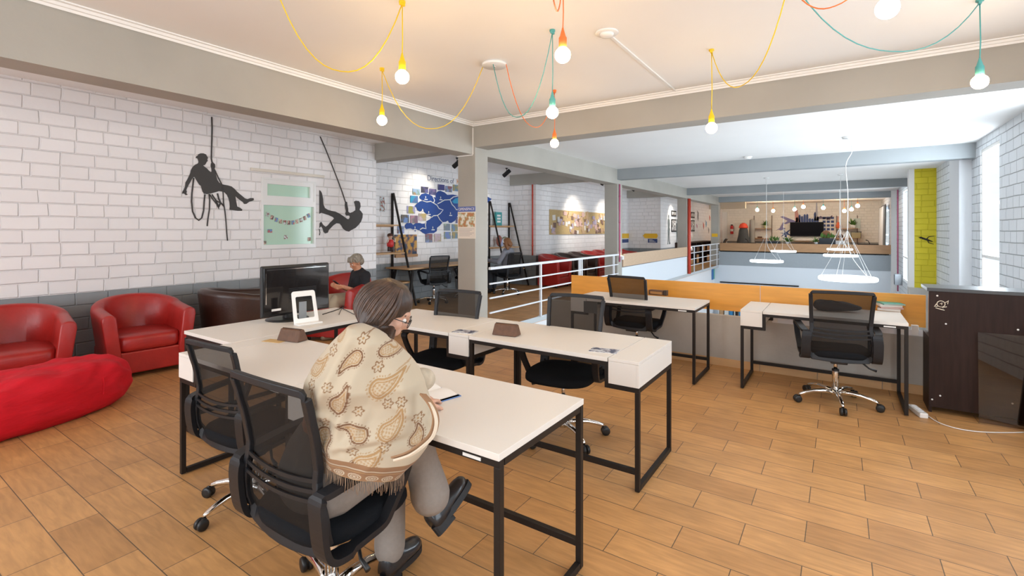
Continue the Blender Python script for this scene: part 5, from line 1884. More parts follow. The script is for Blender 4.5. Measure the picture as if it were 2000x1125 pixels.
# ================================================================== PEOPLE
def body_mesh(name, m, parent, chains, balls=(), voxel=.007, smooth=6):
    """closed tapered limbs and rounded masses fused into one continuous skin"""
    mb = MB()
    for ch in chains:
        pts = [Vector(p[:3]) for p in ch]
        rs = [p[3] for p in ch]
        sp, sr = [], []
        n = 5
        for i in range(len(pts) - 1):
            for j in range(n):
                u = j / n
                sp.append(pts[i].lerp(pts[i + 1], u))
                sr.append(rs[i] + (rs[i + 1] - rs[i]) * u)
        sp.append(pts[-1])
        sr.append(rs[-1])
        d0 = (sp[0] - sp[1]).normalized()
        d1 = (sp[-1] - sp[-2]).normalized()
        A, Ar, B, Br = [], [], [], []
        for k_ in (1, .8, .5):
            A.append(sp[0] + d0 * sr[0] * k_)
            Ar.append(max(.001, sr[0] * math.sqrt(max(0, 1 - k_ * k_))))
            B.insert(0, sp[-1] + d1 * sr[-1] * k_)
            Br.insert(0, max(.001, sr[-1] * math.sqrt(max(0, 1 - k_ * k_))))
        mb.tube(A + sp + B, Ar + sr + Br, 14)
    for b in balls:
        c, r = b[0], b[1]
        rot = b[2] if len(b) > 2 else None
        mb.ball(c, r, 20, 14, rot)
    o = mb.build(name, m, parent)
    r_ = o.modifiers.new('fuse', 'REMESH')
    r_.mode = 'VOXEL'
    r_.voxel_size = voxel
    r_.use_smooth_shade = True
    s2 = o.modifiers.new('soften', 'SMOOTH')
    s2.factor = .5
    s2.iterations = smooth
    return o


def head_rot(yaw, pitch, roll=0):
    """local head: face looks to +Y, up is +Z"""
    return Matrix.Rotation(yaw, 3, 'Z') @ Matrix.Rotation(pitch, 3, 'X') @ Matrix.Rotation(roll, 3, 'Y')


def head_parts(c, q, s=1.0):
    """skull, jaw, nose, brow, lips, cheeks, ears as masses for body_mesh"""
    def P(x, y, z):
        return Vector(c) + q @ (Vector((x, y, z)) * s)
    B = [(P(0, -.012, .03), (.074 * s, .090 * s, .088 * s), q), (P(0, .018, -.035), (.055 * s, .062 * s, .070 * s), q), (P(0, .052, -.083), (.024 * s, .022 * s, .020 * s), q),
         (P(0, .066, .024), (.048 * s, .020 * s, .016 * s), q), (P(0, .088, -.022), (.013 * s, .020 * s, .014 * s), q), (P(0, .082, .0), (.008 * s, .014 * s, .026 * s), q),
         (P(0, .076, -.052), (.022 * s, .012 * s, .007 * s), q), (P(0, .074, -.062), (.019 * s, .012 * s, .007 * s), q)]
    for sx in (-1, 1):
        B.append((P(.036 * sx, .052, -.02), (.024 * s, .024 * s, .024 * s), q))
        B.append((P(.076 * sx, -.005, -.005), (.010 * s, .018 * s, .030 * s), q @ Matrix.Rotation(-.25 * sx, 3, 'Z')))
    return B


def eyes(c, q, parent, s=1.0, iris=(.10, .05, .02)):
    e = MB()
    k_ = MB()
    for sx in (-1, 1):
        p = Vector(c) + q @ (Vector((.030 * sx, .070, .002)) * s)
        e.ball(p, .0100 * s, 12, 8)
        k_.ball(p + q @ Vector((0, .0085 * s, -.002)), .0058 * s, 10, 6)
    e.build('eyes', mat('eye_white', (.75, .73, .70), .3), parent)
    k_.build('irises', mat('iris', iris, .2), parent)
    b = MB()
    for sx in (-1, 1):
        b.tube([Vector(c) + q @ (Vector((x * sx, .081 - abs(x) * .35, .024 + z)) * s) for x, z in ((.014, 0), (.030, .005), (.048, -.002))], [.003, .004, .002], 6)
    b.build('eyebrows', mat('brow_hair', (.10, .07, .05), .8), parent)


def hand(wrist, dirv, palm_n, s=1.0, curl=.6, side=1):
    """chains for palm, four fingers and thumb; dirv = wrist->knuckles, palm_n = out of the palm, side=+1 thumb on dirv x palm_n"""
    w_, d, n = Vector(wrist), Vector(dirv).normalized(), Vector(palm_n).normalized()
    n = (n - d * n.dot(d)).normalized()
    sd = d.cross(n) * side
    ch = []
    for i, off in enumerate((.028, .010, -.009, -.026)):
        k_ = w_ + d * .085 * s + sd * off * s
        ch.append([(*(w_ + sd * off * .6 * s + d * .01 * s), .013 * s), (*k_, .0105 * s)])
        L_ = (.038, .043, .040, .031)[i] * s
        a = curl * (.7 + .1 * i)
        p = k_
        q_ = [(*p, .0098 * s)]
        ang = 0
        for j, f in enumerate((1, .72, .55)):
            ang += a
            p = p + (d * math.cos(ang) + n * math.sin(ang)) * L_ * f
            q_.append((*p, (.0088, .0078, .0068)[j] * s))
        ch.append(q_)
    b = w_ + d * .025 * s + sd * .022 * s
    t1 = b + (d * .6 + sd * .7 + n * .3).normalized() * .040 * s
    t2 = t1 + (d * .85 + sd * .25 + n * .45).normalized() * .032 * s
    t3 = t2 + (d * .9 + n * .5).normalized() * .022 * s
    ch.append([(*b, .015 * s), (*t1, .0115 * s), (*t2, .0095 * s), (*t3, .008 * s)])
    return ch


def V(*a):
    return Vector(a)


# ---------- the woman in the paisley shawl
wt = thing('person', 'seated long haired woman in a cream paisley shawl and grey trousers', 'person', (-1.62, 1.13, 0))
wt_o = Vector((-1.62, 1.13, 0))


def rel(p):
    return Vector(p) - wt_o


hc = atT(757, 607, 1.84)                      # head centre
hq = head_rot(R(-42), R(-30), R(4))
neck0 = atT(728, 672, 1.78)
L = lambda p, r: (*rel(p), r)
ch = [
    [L((-1.62, 1.12, .58), .12), L((-1.59, 1.13, .70), .115), L((-1.55, 1.15, .86), .120), L((-1.53, 1.17, .96), .11)],
    [L((-1.60, 1.16, .95), .04), L((-1.42, 1.18, .95), .045)],
    [L(neck0, .05), L(hc + V(0, 0, -.03), .05)],
    [L((-1.53, 1.14, .98), .07), L(neck0, .052)],
    # arms resting on the desk edge
    [L((-1.60, 1.16, .95), .04), L((-1.59, 1.22, .84), .038), L((-1.56, 1.34, .80), .032), L((-1.53, 1.44, .785), .026)],
    [L((-1.40, 1.18, .96), .045), L((-1.28, 1.24, .84), .04), L((-1.33, 1.34, .80), .030), L((-1.41, 1.42, .79), .025)],
    # thighs and shins
    [L((-1.68, 1.10, .56), .08), L((-1.62, 1.44, .54), .055), L((-1.61, 1.45, .30), .045), L((-1.59, 1.43, .10), .034)],
    [L((-1.54, 1.10, .57), .08), L((-1.46, 1.43, .64), .055), L((-1.445, 1.48, .50), .045), L((-1.435, 1.52, .36), .034)],
]
ch += hand(rel((-1.53, 1.44, .785)), (.3, .9, -.05), (0, 0, -1), 1, .35, 1)
ch += hand(rel((-1.41, 1.42, .79)), (-.32, .93, -.08), (0, 0, -1), 1, .35, -1)
body_mesh('body', M['skin'], wt, ch, [(rel(b[0]), b[1], b[2]) for b in head_parts(hc, hq, .98)])
eyes(rel(hc), hq, wt, .98)
# trousers
pm_ = M_tr = mat('grey_beige_trousers', (.29, .255, .225), .9, noise=.05, nscale=60, bump=.25, bscale=14)
body_mesh('trousers', pm_, wt, [
    [L((-1.62, 1.10, .595), .145), L((-1.60, 1.12, .68), .14)],
    [L((-1.71, 1.09, .565), .095), L((-1.68, 1.25, .555), .088), L((-1.62, 1.44, .545), .072), L((-1.61, 1.45, .34), .060), L((-1.60, 1.43, .17), .066), L((-1.60, 1.43, .14), .066)],
    [L((-1.52, 1.09, .575), .105), L((-1.49, 1.26, .61), .092), L((-1.455, 1.43, .640), .075), L((-1.44, 1.46, .54), .070), L((-1.425, 1.485, .43), .080), L((-1.42, 1.49, .395), .084)],
], voxel=.009, smooth=8)


# shoes: thick soled black leather
def shoe(ankle, dirv, upv, nm='shoe'):
    d = Vector(dirv).normalized()
    u = Vector(upv)
    u = (u - d * u.dot(d)).normalized()
    sd = d.cross(u)
    q = Matrix((sd, d, u)).transposed() * .88
    a = rel(ankle)
    up = MB()
    # upper as a lofted shape along d
    prof_ = [(-.075, .030, .052, .0), (-.060, .038, .075, .0), (-.02, .042, .085, 0), (.02, .044, .072, 0), (.06, .047, .052, 0), (.11, .050, .040, 0), (.15, .047, .036, 0), (.180, .036, .028, 0), (.194, .015, .014, 0)]
    n = 16
    vs = []
    for y, w_, h_, _ in prof_:
        for j in range(n):
            t = 2 * PI * j / n
            x = math.cos(t) * w_
            z = max(-.35, math.sin(t)) * h_
            vs.append(a + q @ Vector((x, y, z - .045)))
    fs = [(i * n + j, i * n + (j + 1) % n, (i + 1) * n + (j + 1) % n, (i + 1) * n + j) for i in range(len(prof_) - 1) for j in range(n)] + [tuple(range(n)), tuple((len(prof_) - 1) * n + j for j in range(n))]
    up.add(vs, fs, True)
    o = up.build(nm, mat('black_shoe_leather', (.018, .020, .024), .28, coat=.3), wt)
    sl = MB()
    out = []
    for i in range(28):
        t = 2 * PI * i / 28
        y = .06 + .145 * math.cos(t)
        wd = .042 + .010 * math.cos(t - .3)
        out.append((wd * math.copysign(abs(math.sin(t)) ** .7, math.sin(t)), y))
    for z0, z1, flt in ((-.092, -.062, None), (-.112, -.092, 'h')):
        pts = [(x, y) for x, y in out] if not flt else [(x, min(y, .015)) for x, y in out]
        m2 = len(pts)
        vs = [a + q @ Vector((x, y, z0)) for x, y in pts] + [a + q @ Vector((x, y, z1)) for x, y in pts]
        sl.add(vs, [(i, (i + 1) % m2, (i + 1) % m2 + m2, i + m2) for i in range(m2)] + [tuple(range(m2))[::-1], tuple(range(m2, 2 * m2))])
    sl.build('sole', mat('black_rubber_sole', (.012, .013, .015), .6), o)
    MB().tube([a + q @ Vector((.042 * math.cos(t), -.02 + .045 * math.sin(t), .01)) for t in [2 * PI * i / 20 for i in range(20)]], .007, 6, closed=True).build('collar', mat('black_rubber_sole', (.012, .013, .015), .6), o)
    return o


shoe((-1.430, 1.53, .335), (-.02, .90, .42), (-.45, -.35, .82))
shoe((-1.59, 1.44, .115), (-.12, .99, 0), (0, 0, 1))
# glasses
g_ = MB()
for sx in (-1, 1):
    g_.tube([rel(hc) + hq @ Vector((.030 * sx + .021 * math.cos(t), .093, .0 + .017 * math.sin(t))) for t in [2 * PI * i / 20 for i in range(20)]], .0016, 6, closed=True)
    g_.tube([rel(hc) + hq @ Vector(p) for p in ((.052 * sx, .092, .006), (.080 * sx, .05, .006), (.084 * sx, -.02, -.004))], .0016, 6)
g_.tube([rel(hc) + hq @ Vector(p) for p in ((-.009, .094, .002), (0, .097, .004), (.009, .094, .002))], .0015, 6)
g_.build('glasses', M['plastic_black'], wt)
# hair: cap plus long locks swept back and down into the shawl
hair_m = mat('long_brown_hair', (.040, .021, .013), .42, noise=.5, nscale=70, stretch=(1, 1, .10), bump=.3, bscale=120)


def hp(px, py, t):
    return rel(atT(px, py, t))


cap = []
random.seed(5)
top = hp(748, 556, 1.83)
locks = []
for i in range(46):
    u = i / 45                     # sweep round the back of the head from the far side to the near side
    a = R(-20 + 250 * u)
    # start near the crown
    st_ = rel(hc) + hq @ Vector((.040 * math.cos(a), -.012 - .04 * math.sin(a), .100))
    mid = rel(hc) + hq @ Vector((.076 * math.cos(a), -.014 - .088 * math.sin(a), .045))
    low = rel(hc) + hq @ Vector((.076 * math.cos(a), -.022 - .088 * math.sin(a), -.035))
    end = hp(690 + 70 * u, 646 + 14 * u + 8 * random.random(), 1.71 + .05 * (1 - u))
    locks.append([(*st_, .010), (*mid, .012), (*low, .013), (*(low.lerp(end, .55) + V(0, 0, .004)), .014), (*end, .010)])
body_mesh('hair', hair_m, wt, locks, [(rel(hc) + hq @ V(0, -.016, .036), (.079, .093, .083), hq), (rel(hc) + hq @ V(0, -.035, .0), (.074, .076, .08), hq)], voxel=.006, smooth=3)
fl = MB()
for i in range(230):
    u = i / 229
    a = R(-25 + 258 * u)
    p0 = rel(hc) + hq @ Vector((.042 * math.cos(a), -.014 - .042 * math.sin(a), .108))
    p1 = rel(hc) + hq @ Vector((.086 * math.cos(a), -.016 - .098 * math.sin(a), .045))
    p2 = rel(hc) + hq @ Vector((.082 * math.cos(a), -.022 - .094 * math.sin(a), -.035))
    e = hp(684 + 82 * u, 650 + 16 * u + 10 * random.random(), 1.70 + .06 * (1 - u))
    jt = V(random.uniform(-.004, .004), random.uniform(-.004, .004), random.uniform(-.003, .003))
    fl.tube(smooth_path([p0, p1 + jt, p2 + jt, p2.lerp(e, .5) + V(0, 0, .004) + jt, e], 5), [.0048] * 18 + [.004, .003, .002], 6)
fl.build('hair_strands', mat('brown_hair_strand', (.058, .030, .018), .38, noise=.45, nscale=45), wt)


# shawl ------------------------------------------------------------
def shawl():
    # rows: (y at centre px, left px, right px, centre distance, half depth, hem slope)
    rows = [(636, 681, 710, 1.665, .05, 0), (646, 673, 738, 1.67, .075, .05), (660, 661, 764, 1.69, .10, .10), (676, 648, 784, 1.715, .12, .12), (696, 631, 803, 1.75, .155, .10),
            (716, 614, 816, 1.755, .17, .06), (738, 601, 826, 1.755, .18, .02), (762, 594, 832, 1.77, .17, 0), (788, 596, 841, 1.775, .165, .0), (812, 601, 848, 1.77, .165, .04),
            (834, 608, 848, 1.76, .16, .09), (854, 617, 838, 1.75, .155, .14), (872, 626, 822, 1.74, .15, .19), (888, 633, 803, 1.735, .14, .22), (900, 637, 792, 1.73, .135, .24)]
    NT, NR = 420, 300
    RIDGES = [(700, 650, 640, 800, 13, .022), (735, 665, 668, 880, 12, .016), (762, 670, 742, 800, 12, -.014), (800, 706, 815, 800, 12, .02), (606, 770, 720, 792, 9, .016), (650, 845, 790, 812, 10, .012),
              (700, 845, 840, 826, 9, -.014), (615, 740, 640, 870, 11, .014), (780, 760, 838, 800, 9, .016), (660, 700, 615, 745, 12, -.012), (760, 740, 690, 870, 10, .012), (805, 790, 740, 880, 8, .012), (690, 760, 650, 850, 7, -.010)]
    Rv = Vector((c_, s_, 0))
    Fv = Vector((-s_, c_, 0))
    import numpy as np
    rr = np.array(rows, float)
    ii = np.linspace(0, len(rows) - 1, NR)
    k = np.arange(len(rows))

    def itp(col):
        # smooth interpolation through the rows
        y = rr[:, col]
        a = np.interp(ii, k, y)
        ker = np.ones(9) / 9
        p = np.pad(a, 4, mode='edge')
        return np.convolve(p, ker, 'valid')
    Y, XL, XRt, TT, DD, SL = [itp(c) for c in range(6)]
    th = np.linspace(0, 2 * math.pi, NT, endpoint=False)
    vs = []
    PX = np.zeros((NR, NT))
    PY = np.zeros((NR, NT))
    for i in range(NR):
        cx = (XL[i] + XRt[i]) / 2
        hw = (XRt[i] - XL[i]) / 2
        v = i / (NR - 1)
        c, s = np.cos(th), np.sin(th)
        # gentle folds, stronger towards the hem
        fold = (.016 * np.sin(3 * th + 5 * v) + .012 * np.sin(7 * th - 9 * v) * v + .007 * np.sin(13 * th + 14 * v) * v)
        px = cx + hw * np.sign(c) * np.abs(c) ** .92 * (1 + fold * .6)
        py = Y[i] + SL[i] * (px - cx) + 2.0 * np.sin(4 * th + 6 * v) * v
        t = TT[i] - (DD[i] * (1 + fold * 1.5) * s)
        for x1, y1, x2, y2, wd, am in RIDGES:
            ux, uy = x2 - x1, y2 - y1
            ll = ux * ux + uy * uy
            q = np.clip(((px - x1) * ux + (py - y1) * uy) / ll, 0, 1)
            dist = np.hypot(px - x1 - ux * q, py - y1 - uy * q)
            t = t - am * np.exp(-(dist / wd) ** 2) * np.clip(s * 3, 0, 1) * (.35 + .65 * np.sin(np.pi * np.clip(q, .05, .95)))
        PX[i] = px
        PY[i] = py
        for j in range(NT):
            tt = t[j]
            # place across the view axis so that the ring is a true horizontal ring at distance TT
            a = (px[j] - 1000) / F_ * TT[i]
            b = (450 - py[j]) / F_ * TT[i]
            p = Fv * tt + Rv * a + Vector((0, 0, H + b))
            vs.append(p - wt_o)
    fs = [(i * NT + j, i * NT + (j + 1) % NT, (i + 1) * NT + (j + 1) % NT, (i + 1) * NT + j) for i in range(NR - 1) for j in range(NT)]
    fs.append(tuple(range(NT))[::-1])
    me = bpy.data.meshes.new('shawl')
    me.from_pydata([tuple(p) for p in vs], [], fs)
    me.update()
    # woven pattern: paisleys, flowers and a brown border, as thread colours of the cloth
    px, py = PX.ravel(), PY.ravel()
    base = np.array([.50, .425, .315])
    col = np.tile(base, (px.size, 1))
    tan = np.array([.38, .235, .11])
    brown = np.array([.18, .09, .045])

    def paint(mask, c):
        col[mask] = c
    rng = np.random.RandomState(3)
    P = [(711, 686, 24, 200, 1), (645, 699, 25, 20, 0), (699, 748, 30, 38, 1), (773, 727, 33, 12, 0), (637, 769, 28, 55, 0), (722, 806, 29, 128, 1), (786, 800, 32, 35, 0), (664, 828, 30, 250, 1),
         (742, 862, 34, 15, 0), (824, 829, 22, 60, 1), (679, 645, 14, 60, 0), (770, 676, 20, 330, 1), (604, 838, 20, 80, 0), (700, 880, 24, 20, 1)]
    for cx, cy, L_, ang, dark in P:
        a = math.radians(ang)
        dx, dy = px - cx, py - cy
        near = (dx * dx + dy * dy) < (L_ * 1.7) ** 2
        idx = np.where(near)[0]
        x = (dx[idx] * math.cos(a) - dy[idx] * math.sin(a)) / L_
        y = (dx[idx] * math.sin(a) + dy[idx] * math.cos(a)) / L_
        best = np.full(idx.size, 9.0)
        for q in np.linspace(0, 1, 26):
            sx = -.35 + 1.25 * q
            sy = -.55 * q ** 2.2 + .12
            r = .46 * (1 - q) ** .8 + .015
            best = np.minimum(best, np.hypot(x - sx, y - sy) - r)
        m = best < .10
        c1 = brown if dark else tan
        ring = (np.abs(best) < .055)
        ring2 = (np.abs(best + .15) < .035)
        angp = np.arctan2(y, x + .2)
        dots = (np.abs(best - .14) < .035) & (np.sin(angp * 22) > 0)
        inner = (best < -.2) & ((np.sin(x * 26) * np.sin(y * 26)) > .15)
        fill = (best < -.05)
        ctmp = col[idx]
        ctmp[fill] = base * .8 + tan * .2
        ctmp[inner] = tan * .8 + base * .2
        ctmp[ring2] = tan
        ctmp[ring] = c1
        ctmp[dots] = c1 * .8 + base * .2
        col[idx] = ctmp
    for cx, cy in [(723, 651), (671, 670), (757, 698), (677, 725), (636, 731), (729, 769), (667, 789), (778, 760), (716, 843), (773, 836), (826, 797), (610, 800), (800, 760), (640, 668)]:
        dx, dy = px - cx, py - cy
        r = np.hypot(dx, dy)
        an = np.arctan2(dy, dx)
        rad = 7.2 + 1.8 * np.cos(6 * an)
        paint((np.abs(r - rad) < 1.2), brown * .7 + tan * .3)
        paint(r < 2.0, tan)
    # border: measured upwards from the slanted hem
    iv = np.repeat(np.arange(NR), NT) / (NR - 1)
    tt_ = np.tile(th, NR)
    paint(iv > .84, np.array([.27, .15, .08]))
    paint((iv > .880) & (iv < .892), base * .95)
    paint((iv > .905) & (iv < .912), tan)
    mb_ = iv > .925
    sc_ = ((tt_ * 9 / math.pi) % 1)
    yy = (iv - .958) / .032
    rr_ = np.hypot((sc_ - .5) * 2.6, yy)
    paint(mb_ & (np.abs(rr_ - .9) < .10), base)
    paint(mb_ & (np.abs(rr_ - .5) < .10), base * .9)
    paint(mb_ & (rr_ < .22), base)
    paint(iv > .993, tan)
    ca = me.color_attributes.new('weave', 'FLOAT_COLOR', 'POINT')
    flat = np.ones((px.size, 4))
    flat[:, :3] = col
    ca.data.foreach_set('color', flat.ravel())
    for p in me.polygons:
        p.use_smooth = True
    m = bpy.data.materials.new('paisley_shawl')
    m.use_nodes = True
    nt = m.node_tree
    b = nt.nodes['Principled BSDF']
    at = nt.nodes.new('ShaderNodeVertexColor')
    at.layer_name = 'weave'
    nt.links.new(at.outputs[0], b.inputs['Base Color'])
    b.inputs['Roughness'].default_value = .9
    b.inputs['Specular IOR Level'].default_value = .15
    b.inputs['Sheen Weight'].default_value = .15
    me.materials.append(m)
    o = bpy.data.objects.new('shawl', me)
    C.objects.link(o)
    o.parent = wt
    so = o.modifiers.new('cloth', 'SOLIDIFY')
    so.thickness = .004
    so.offset = -1
    # rolled brown edge hanging over the forearm, fringe at the back hem
    e = MB()
    ep = [atT(x, y, t) - wt_o for x, y, t in [(826, 770, 1.66), (843, 792, 1.62), (851, 818, 1.60), (845, 846, 1.59), (826, 866, 1.575), (800, 884, 1.565), (770, 894, 1.56)]]
    e.strap(smooth_path(ep, 6), (-.25, -.6, .2), .024, .006)
    e.build('shawl_border', mat('brown_border', (.30, .17, .09), .9), o)
    e = MB()
    ep = [p + V(.008, -.006, -.004) for p in ep]
    e.strap(smooth_path(ep, 6), (-.25, -.6, .2), .010, .007)
    e.build('shawl_edge', mat('cream_edge', (.68, .58, .45), .9), o)
    f_ = MB()
    random.seed(9)
    for i in range(70):
        j = int(NT * (.02 + .46 * i / 70))
        p = vs[(NR - 1) * NT + j]
        q = p + V(random.uniform(-.006, .006), random.uniform(-.004, .004), -random.uniform(.03, .05))
        f_.tube([p, (p + q) / 2 + V(.002, 0, 0), q], .0012, 4)
    f_.build('fringe', mat('fringe_brown', (.30, .20, .13), .9), o)
    # sleeve opening with patterned lining near the hand
    f_ = MB()
    c0 = atT(822, 742, 1.80) - wt_o
    f_.ball(c0, (.030, .055, .045), 18, 12, Matrix.Rotation(R(-35), 3, 'Z'))
    f_.build('sleeve_fold', mat('shawl_lining', (.48, .41, .31), .9, noise=.12, nscale=40), o)


shawl()

# ---------- grey haired person in the red armchair
gp_ = atT(695, 513, 7.05)
gt = thing('person', 'grey haired person in a black polo shirt looking at a phone in the red armchair', 'person', (-5.92, 4.39, 0))
go = Vector((-5.92, 4.39, 0))
Rv_, Fv_ = V(c_, s_, 0), V(-s_, c_, 0)


def g(r, f, z):
    """offsets in metres across the view and away from it, from the person's seat"""
    return Rv_ * r + Fv_ * f + V(0, 0, z)


hd = gp_ - go
# facing: to the picture's near left
face = (-Rv_ * .75 - Fv_ * .66).normalized()
gyaw = math.atan2(-face.x, face.y)
gq = head_rot(gyaw, R(-24), 0)
hx = hd.dot(Rv_)
sh = V(0, 0, 0) + Rv_ * (hx + .06) + Fv_ * .12 + V(0, 0, .86)
lat = V(-face.y, face.x, 0)          # person's left
shL, shR = sh + lat * .18 - face * .0, sh - lat * .18
ph = atT(660, 556, 6.55) - go        # phone
skin2 = M['skin2']
hip_ = Rv_ * (hx + .10) + Fv_ * .10 + V(0, 0, .50)
kn1 = hip_ + face * .44 + lat * .10 + V(0, 0, .03)
kn2 = hip_ + face * .44 - lat * .12 + V(0, 0, .02)
elL = shL + face * .05 + V(0, 0, -.26) + lat * .05
elR = shR + face * .05 + V(0, 0, -.25) - lat * .04
wL = ph + lat * .03 - face * .06 + V(0, 0, -.03)
wR = ph - lat * .05 - face * .05 + V(0, 0, -.03)
q4 = lambda p, r: (*p, r)
ch = [[q4(hip_, .13), q4(hip_.lerp(sh, .5), .125), q4(sh + V(0, 0, -.04), .12)], [q4(shL, .06), q4(shR, .06)], [q4(sh, .06), q4(sh.lerp(hd, .55), .052), q4(hd + V(0, 0, -.03), .05)],
      [q4(shL, .052), q4(elL, .042), q4(wL, .027)], [q4(shR, .052), q4(elR, .042), q4(wR, .027)],
      [q4(hip_ + lat * .08, .085), q4(kn1, .06), q4(kn1 + face * .03 + V(0, 0, -.22), .052), q4(kn1 + face * .02 + V(0, 0, -.44), .035)],
      [q4(hip_ - lat * .08, .085), q4(kn2, .06), q4(kn2 + face * .05 + V(0, 0, -.22), .052), q4(kn2 + face * .04 + V(0, 0, -.44), .035)]]
ch += hand(wL, (ph - wL) * .6 + face * .1, -lat + V(0, 0, .6), 1, .5, 1)
ch += hand(wR, (ph - wR) * .6 + face * .1, lat + V(0, 0, .6), 1, .5, -1)
body_mesh('body', skin2, gt, ch, head_parts(hd, gq, 1.0), voxel=.008)
eyes(hd, gq, gt, 1.0)
body_mesh('polo_shirt', mat('black_polo', (.012, .013, .017), .85), gt, [[q4(hip_ + V(0, 0, .02), .15), q4(hip_.lerp(sh, .5), .14), q4(sh + V(0, 0, -.05), .135)], [q4(shL + V(0, 0, -.01), .072), q4(shR + V(0, 0, -.01), .072)],
          [q4(sh + V(0, 0, .0), .085), q4(sh + V(0, 0, .045), .062)], [q4(shL, .068), q4(shL.lerp(elL, .85), .06)], [q4(shR, .068), q4(shR.lerp(elR, .85), .06)]], voxel=.010, smooth=5)
body_mesh('shorts', mat('khaki_cloth', (.42, .36, .26), .9, bump=.2, bscale=20), gt, [[q4(hip_ + lat * .08, .11), q4(kn1, .085), q4(kn1 + V(0, 0, -.08) + face * .01, .085)], [q4(hip_ - lat * .08, .11), q4(kn2, .085), q4(kn2 + V(0, 0, -.08) + face * .01, .085)]], voxel=.010, smooth=5)
hb = MB()
body_mesh('hair', mat('grey_hair', (.30, .27, .22), .7, noise=.4, nscale=60, stretch=(1, 1, .2), bump=.5, bscale=90), gt,
          [[q4(hd + gq @ V(.03 * a, .05, .095), .018), q4(hd + gq @ V(.040 * a, .076, .058), .012), q4(hd + gq @ V(.046 * a, .078, .040), .008)] for a in (-1.5, -1, -.5, 0, .5, 1, 1.5)] + [[q4(hd + gq @ V(.07 * a, .02, .08), .02), q4(hd + gq @ V(.080 * a, .0, .01), .014)] for a in (-1, 1)],
          [(hd + gq @ V(0, -.025, .046), (.086, .098, .082), gq), (hd + gq @ V(0, -.065, .0), (.072, .06, .07), gq)], voxel=.007, smooth=2)
cl = MB()
cl.tube(smooth_path([sh + lat * .05 + face * .055 + V(0, 0, .05), sh + face * .10 + V(0, 0, -.01), sh + face * .12 + V(0, 0, -.07)], 4), .008, 6)
cl.build('collar', mat('collar_pale', (.6, .58, .55), .7), gt)
for kn in (kn1, kn2):
    an = kn + face * .03 + V(0, 0, -.44)
    body_mesh('shoe', mat('tan_shoe', (.20, .14, .09), .6), gt, [[q4(V(an.x, an.y, .045), .042), q4(V(an.x, an.y, .04) + face * .14, .035)]], voxel=.01)
o = MB().box(-.038, .038, -.005, .005, -.078, .078, head_rot(gyaw, R(-50), 0), (0, 0, 0)).build('phone', M['plastic_black'], bevel=.003, loc=ph + go + V(0, 0, .01))
tag(o, 'dark phone held by the grey haired person', 'phone')

# ---------- person working in the recess
rt = thing('person', 'person with brown hair and white headband in a grey sweater at the recess desk', 'person', (-6.52, 9.45, 0))
fc = V(-1, -.1, 0).normalized()
lt = V(-fc.y, fc.x, 0)
hp3 = atT(990, 476, 11.35) - V(-6.52, 9.45, 0)
hip3 = V(0.0, 0, .56)
sh3 = V(hp3.x * .5 + .03, hp3.y * .5, .98)
q3 = head_rot(math.atan2(-fc.x, fc.y), R(-35), 0)
el = [sh3 + lt * .24 + fc * .12 + V(0, 0, -.22), sh3 - lt * .24 + fc * .12 + V(0, 0, -.22)]
wr = [V(0, 0, .79) + fc * .52 + lt * .10, V(0, 0, .79) + fc * .52 - lt * .10]
ch = [[q4(hip3, .12), q4(sh3, .11)], [q4(sh3 + lt * .17, .055), q4(sh3 - lt * .17, .055)], [q4(sh3, .06), q4(hp3 + V(0, 0, -.03), .05)]]
for i, sg in enumerate((1, -1)):
    ch.append([q4(sh3 + lt * .17 * sg, .05), q4(el[i], .042), q4(wr[i], .027)])
    ch += hand(wr[i], fc, (0, 0, -1), 1, .4, sg)
    k3 = hip3 + fc * .42 + lt * .1 * sg
    ch.append([q4(hip3 + lt * .08 * sg, .08), q4(k3, .06), q4(k3 + V(0, 0, -.44), .04)])
body_mesh('body', M['skin_far'], rt, ch, head_parts(hp3, q3), voxel=.010)
eyes(hp3, q3, rt)
body_mesh('sweater', mat('grey_sweater', (.24, .25, .29), .95), rt, [[q4(hip3, .15), q4(sh3, .14)], [q4(sh3 + lt * .17, .07), q4(sh3 - lt * .17, .07)]] + [[q4(sh3 + lt * .17 * sg, .066), q4(el[i], .056), q4(wr[i].lerp(el[i], .15), .042)] for i, sg in enumerate((1, -1))], voxel=.012, smooth=5)
body_mesh('trousers', mat('dark_trousers', (.03, .035, .045), .9), rt, [[q4(hip3 + lt * .08 * sg, .10), q4(hip3 + fc * .42 + lt * .1 * sg, .075), q4(hip3 + fc * .42 + lt * .1 * sg + V(0, 0, -.42), .06)] for sg in (1, -1)], voxel=.012)
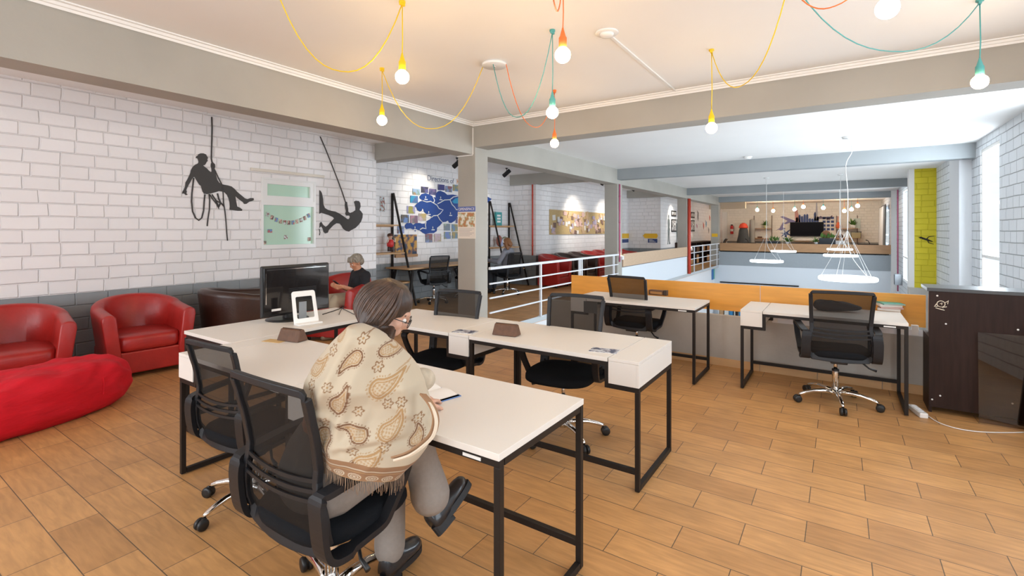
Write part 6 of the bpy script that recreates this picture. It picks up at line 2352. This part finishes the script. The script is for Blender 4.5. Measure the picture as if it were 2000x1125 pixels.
body_mesh('hair', mat('warm_brown_hair', (.22, .09, .03), .5, noise=.3, nscale=60), rt, [[q4(hp3 + q3 @ V(.07 * a, -.03, .05), .035), q4(hp3 + q3 @ V(.085 * a, -.0, -.05), .035), q4(hp3 + q3 @ V(.07 * a, .02, -.13), .025)] for a in (-1, -.5, .5, 1)],
          [(hp3 + q3 @ V(0, -.03, .04), (.092, .105, .090), q3), (hp3 + q3 @ V(0, -.07, -.02), (.085, .05, .10), q3)], voxel=.008, smooth=3)
MB().tube([hp3 + q3 @ V(.098 * math.cos(a), .01 - .012 * math.sin(a), .035 + .098 * math.sin(a)) for a in [PI * i / 16 for i in range(17)]], .014, 8).build('headband', M['paper'], rt)
for sg in (1, -1):
    k3 = hip3 + fc * .42 + lt * .1 * sg
    body_mesh('shoe', M['black'], rt, [[q4(V(k3.x, k3.y, .045), .042), q4(V(k3.x, k3.y, .04) + fc * .13, .035)]], voxel=.012)
t = thing('laptop', 'dark laptop on the recess desk before the person in grey', 'laptop', (-7.22, 9.40, .752), R(84))
MB().box(-.16, .16, -.11, .11, 0, .015).build('keyboard', M['plastic'], t, bevel=.002)
MB().box(-.16, .16, .0, .01, 0, .21, Matrix.Rotation(R(-18), 3, 'X'), (0, 0, 0)).build('screen', M['plastic_black'], t, loc=(0, .11, .01))

# small dark metal swallow ornament on the yellow fin wall
t = thing('bird_ornament', 'dark metal bird ornament with branching tail on the yellow brick', 'ornament', (1.62, 14.83, 1.30))
m_ = MB()
m_.tube([(-.02, -.01, .02), (.08, -.015, -.02), (.17, -.01, -.06)], [.022, .018, .008], 8)
m_.tube([(.06, -.015, -.01), (.10, -.02, .05), (.20, -.015, .07)], [.012, .009, .005], 6)
m_.tube([(.08, -.015, -.02), (.10, -.02, -.09), (.19, -.015, -.12)], [.012, .009, .005], 6)
m_.ball((-.04, -.012, .03), (.026, .018, .022), 10, 8)
m_.tube([(-.05, -.012, .03), (-.09, -.012, .035)], [.008, .002], 6)
m_.build('body', M['black'], t)
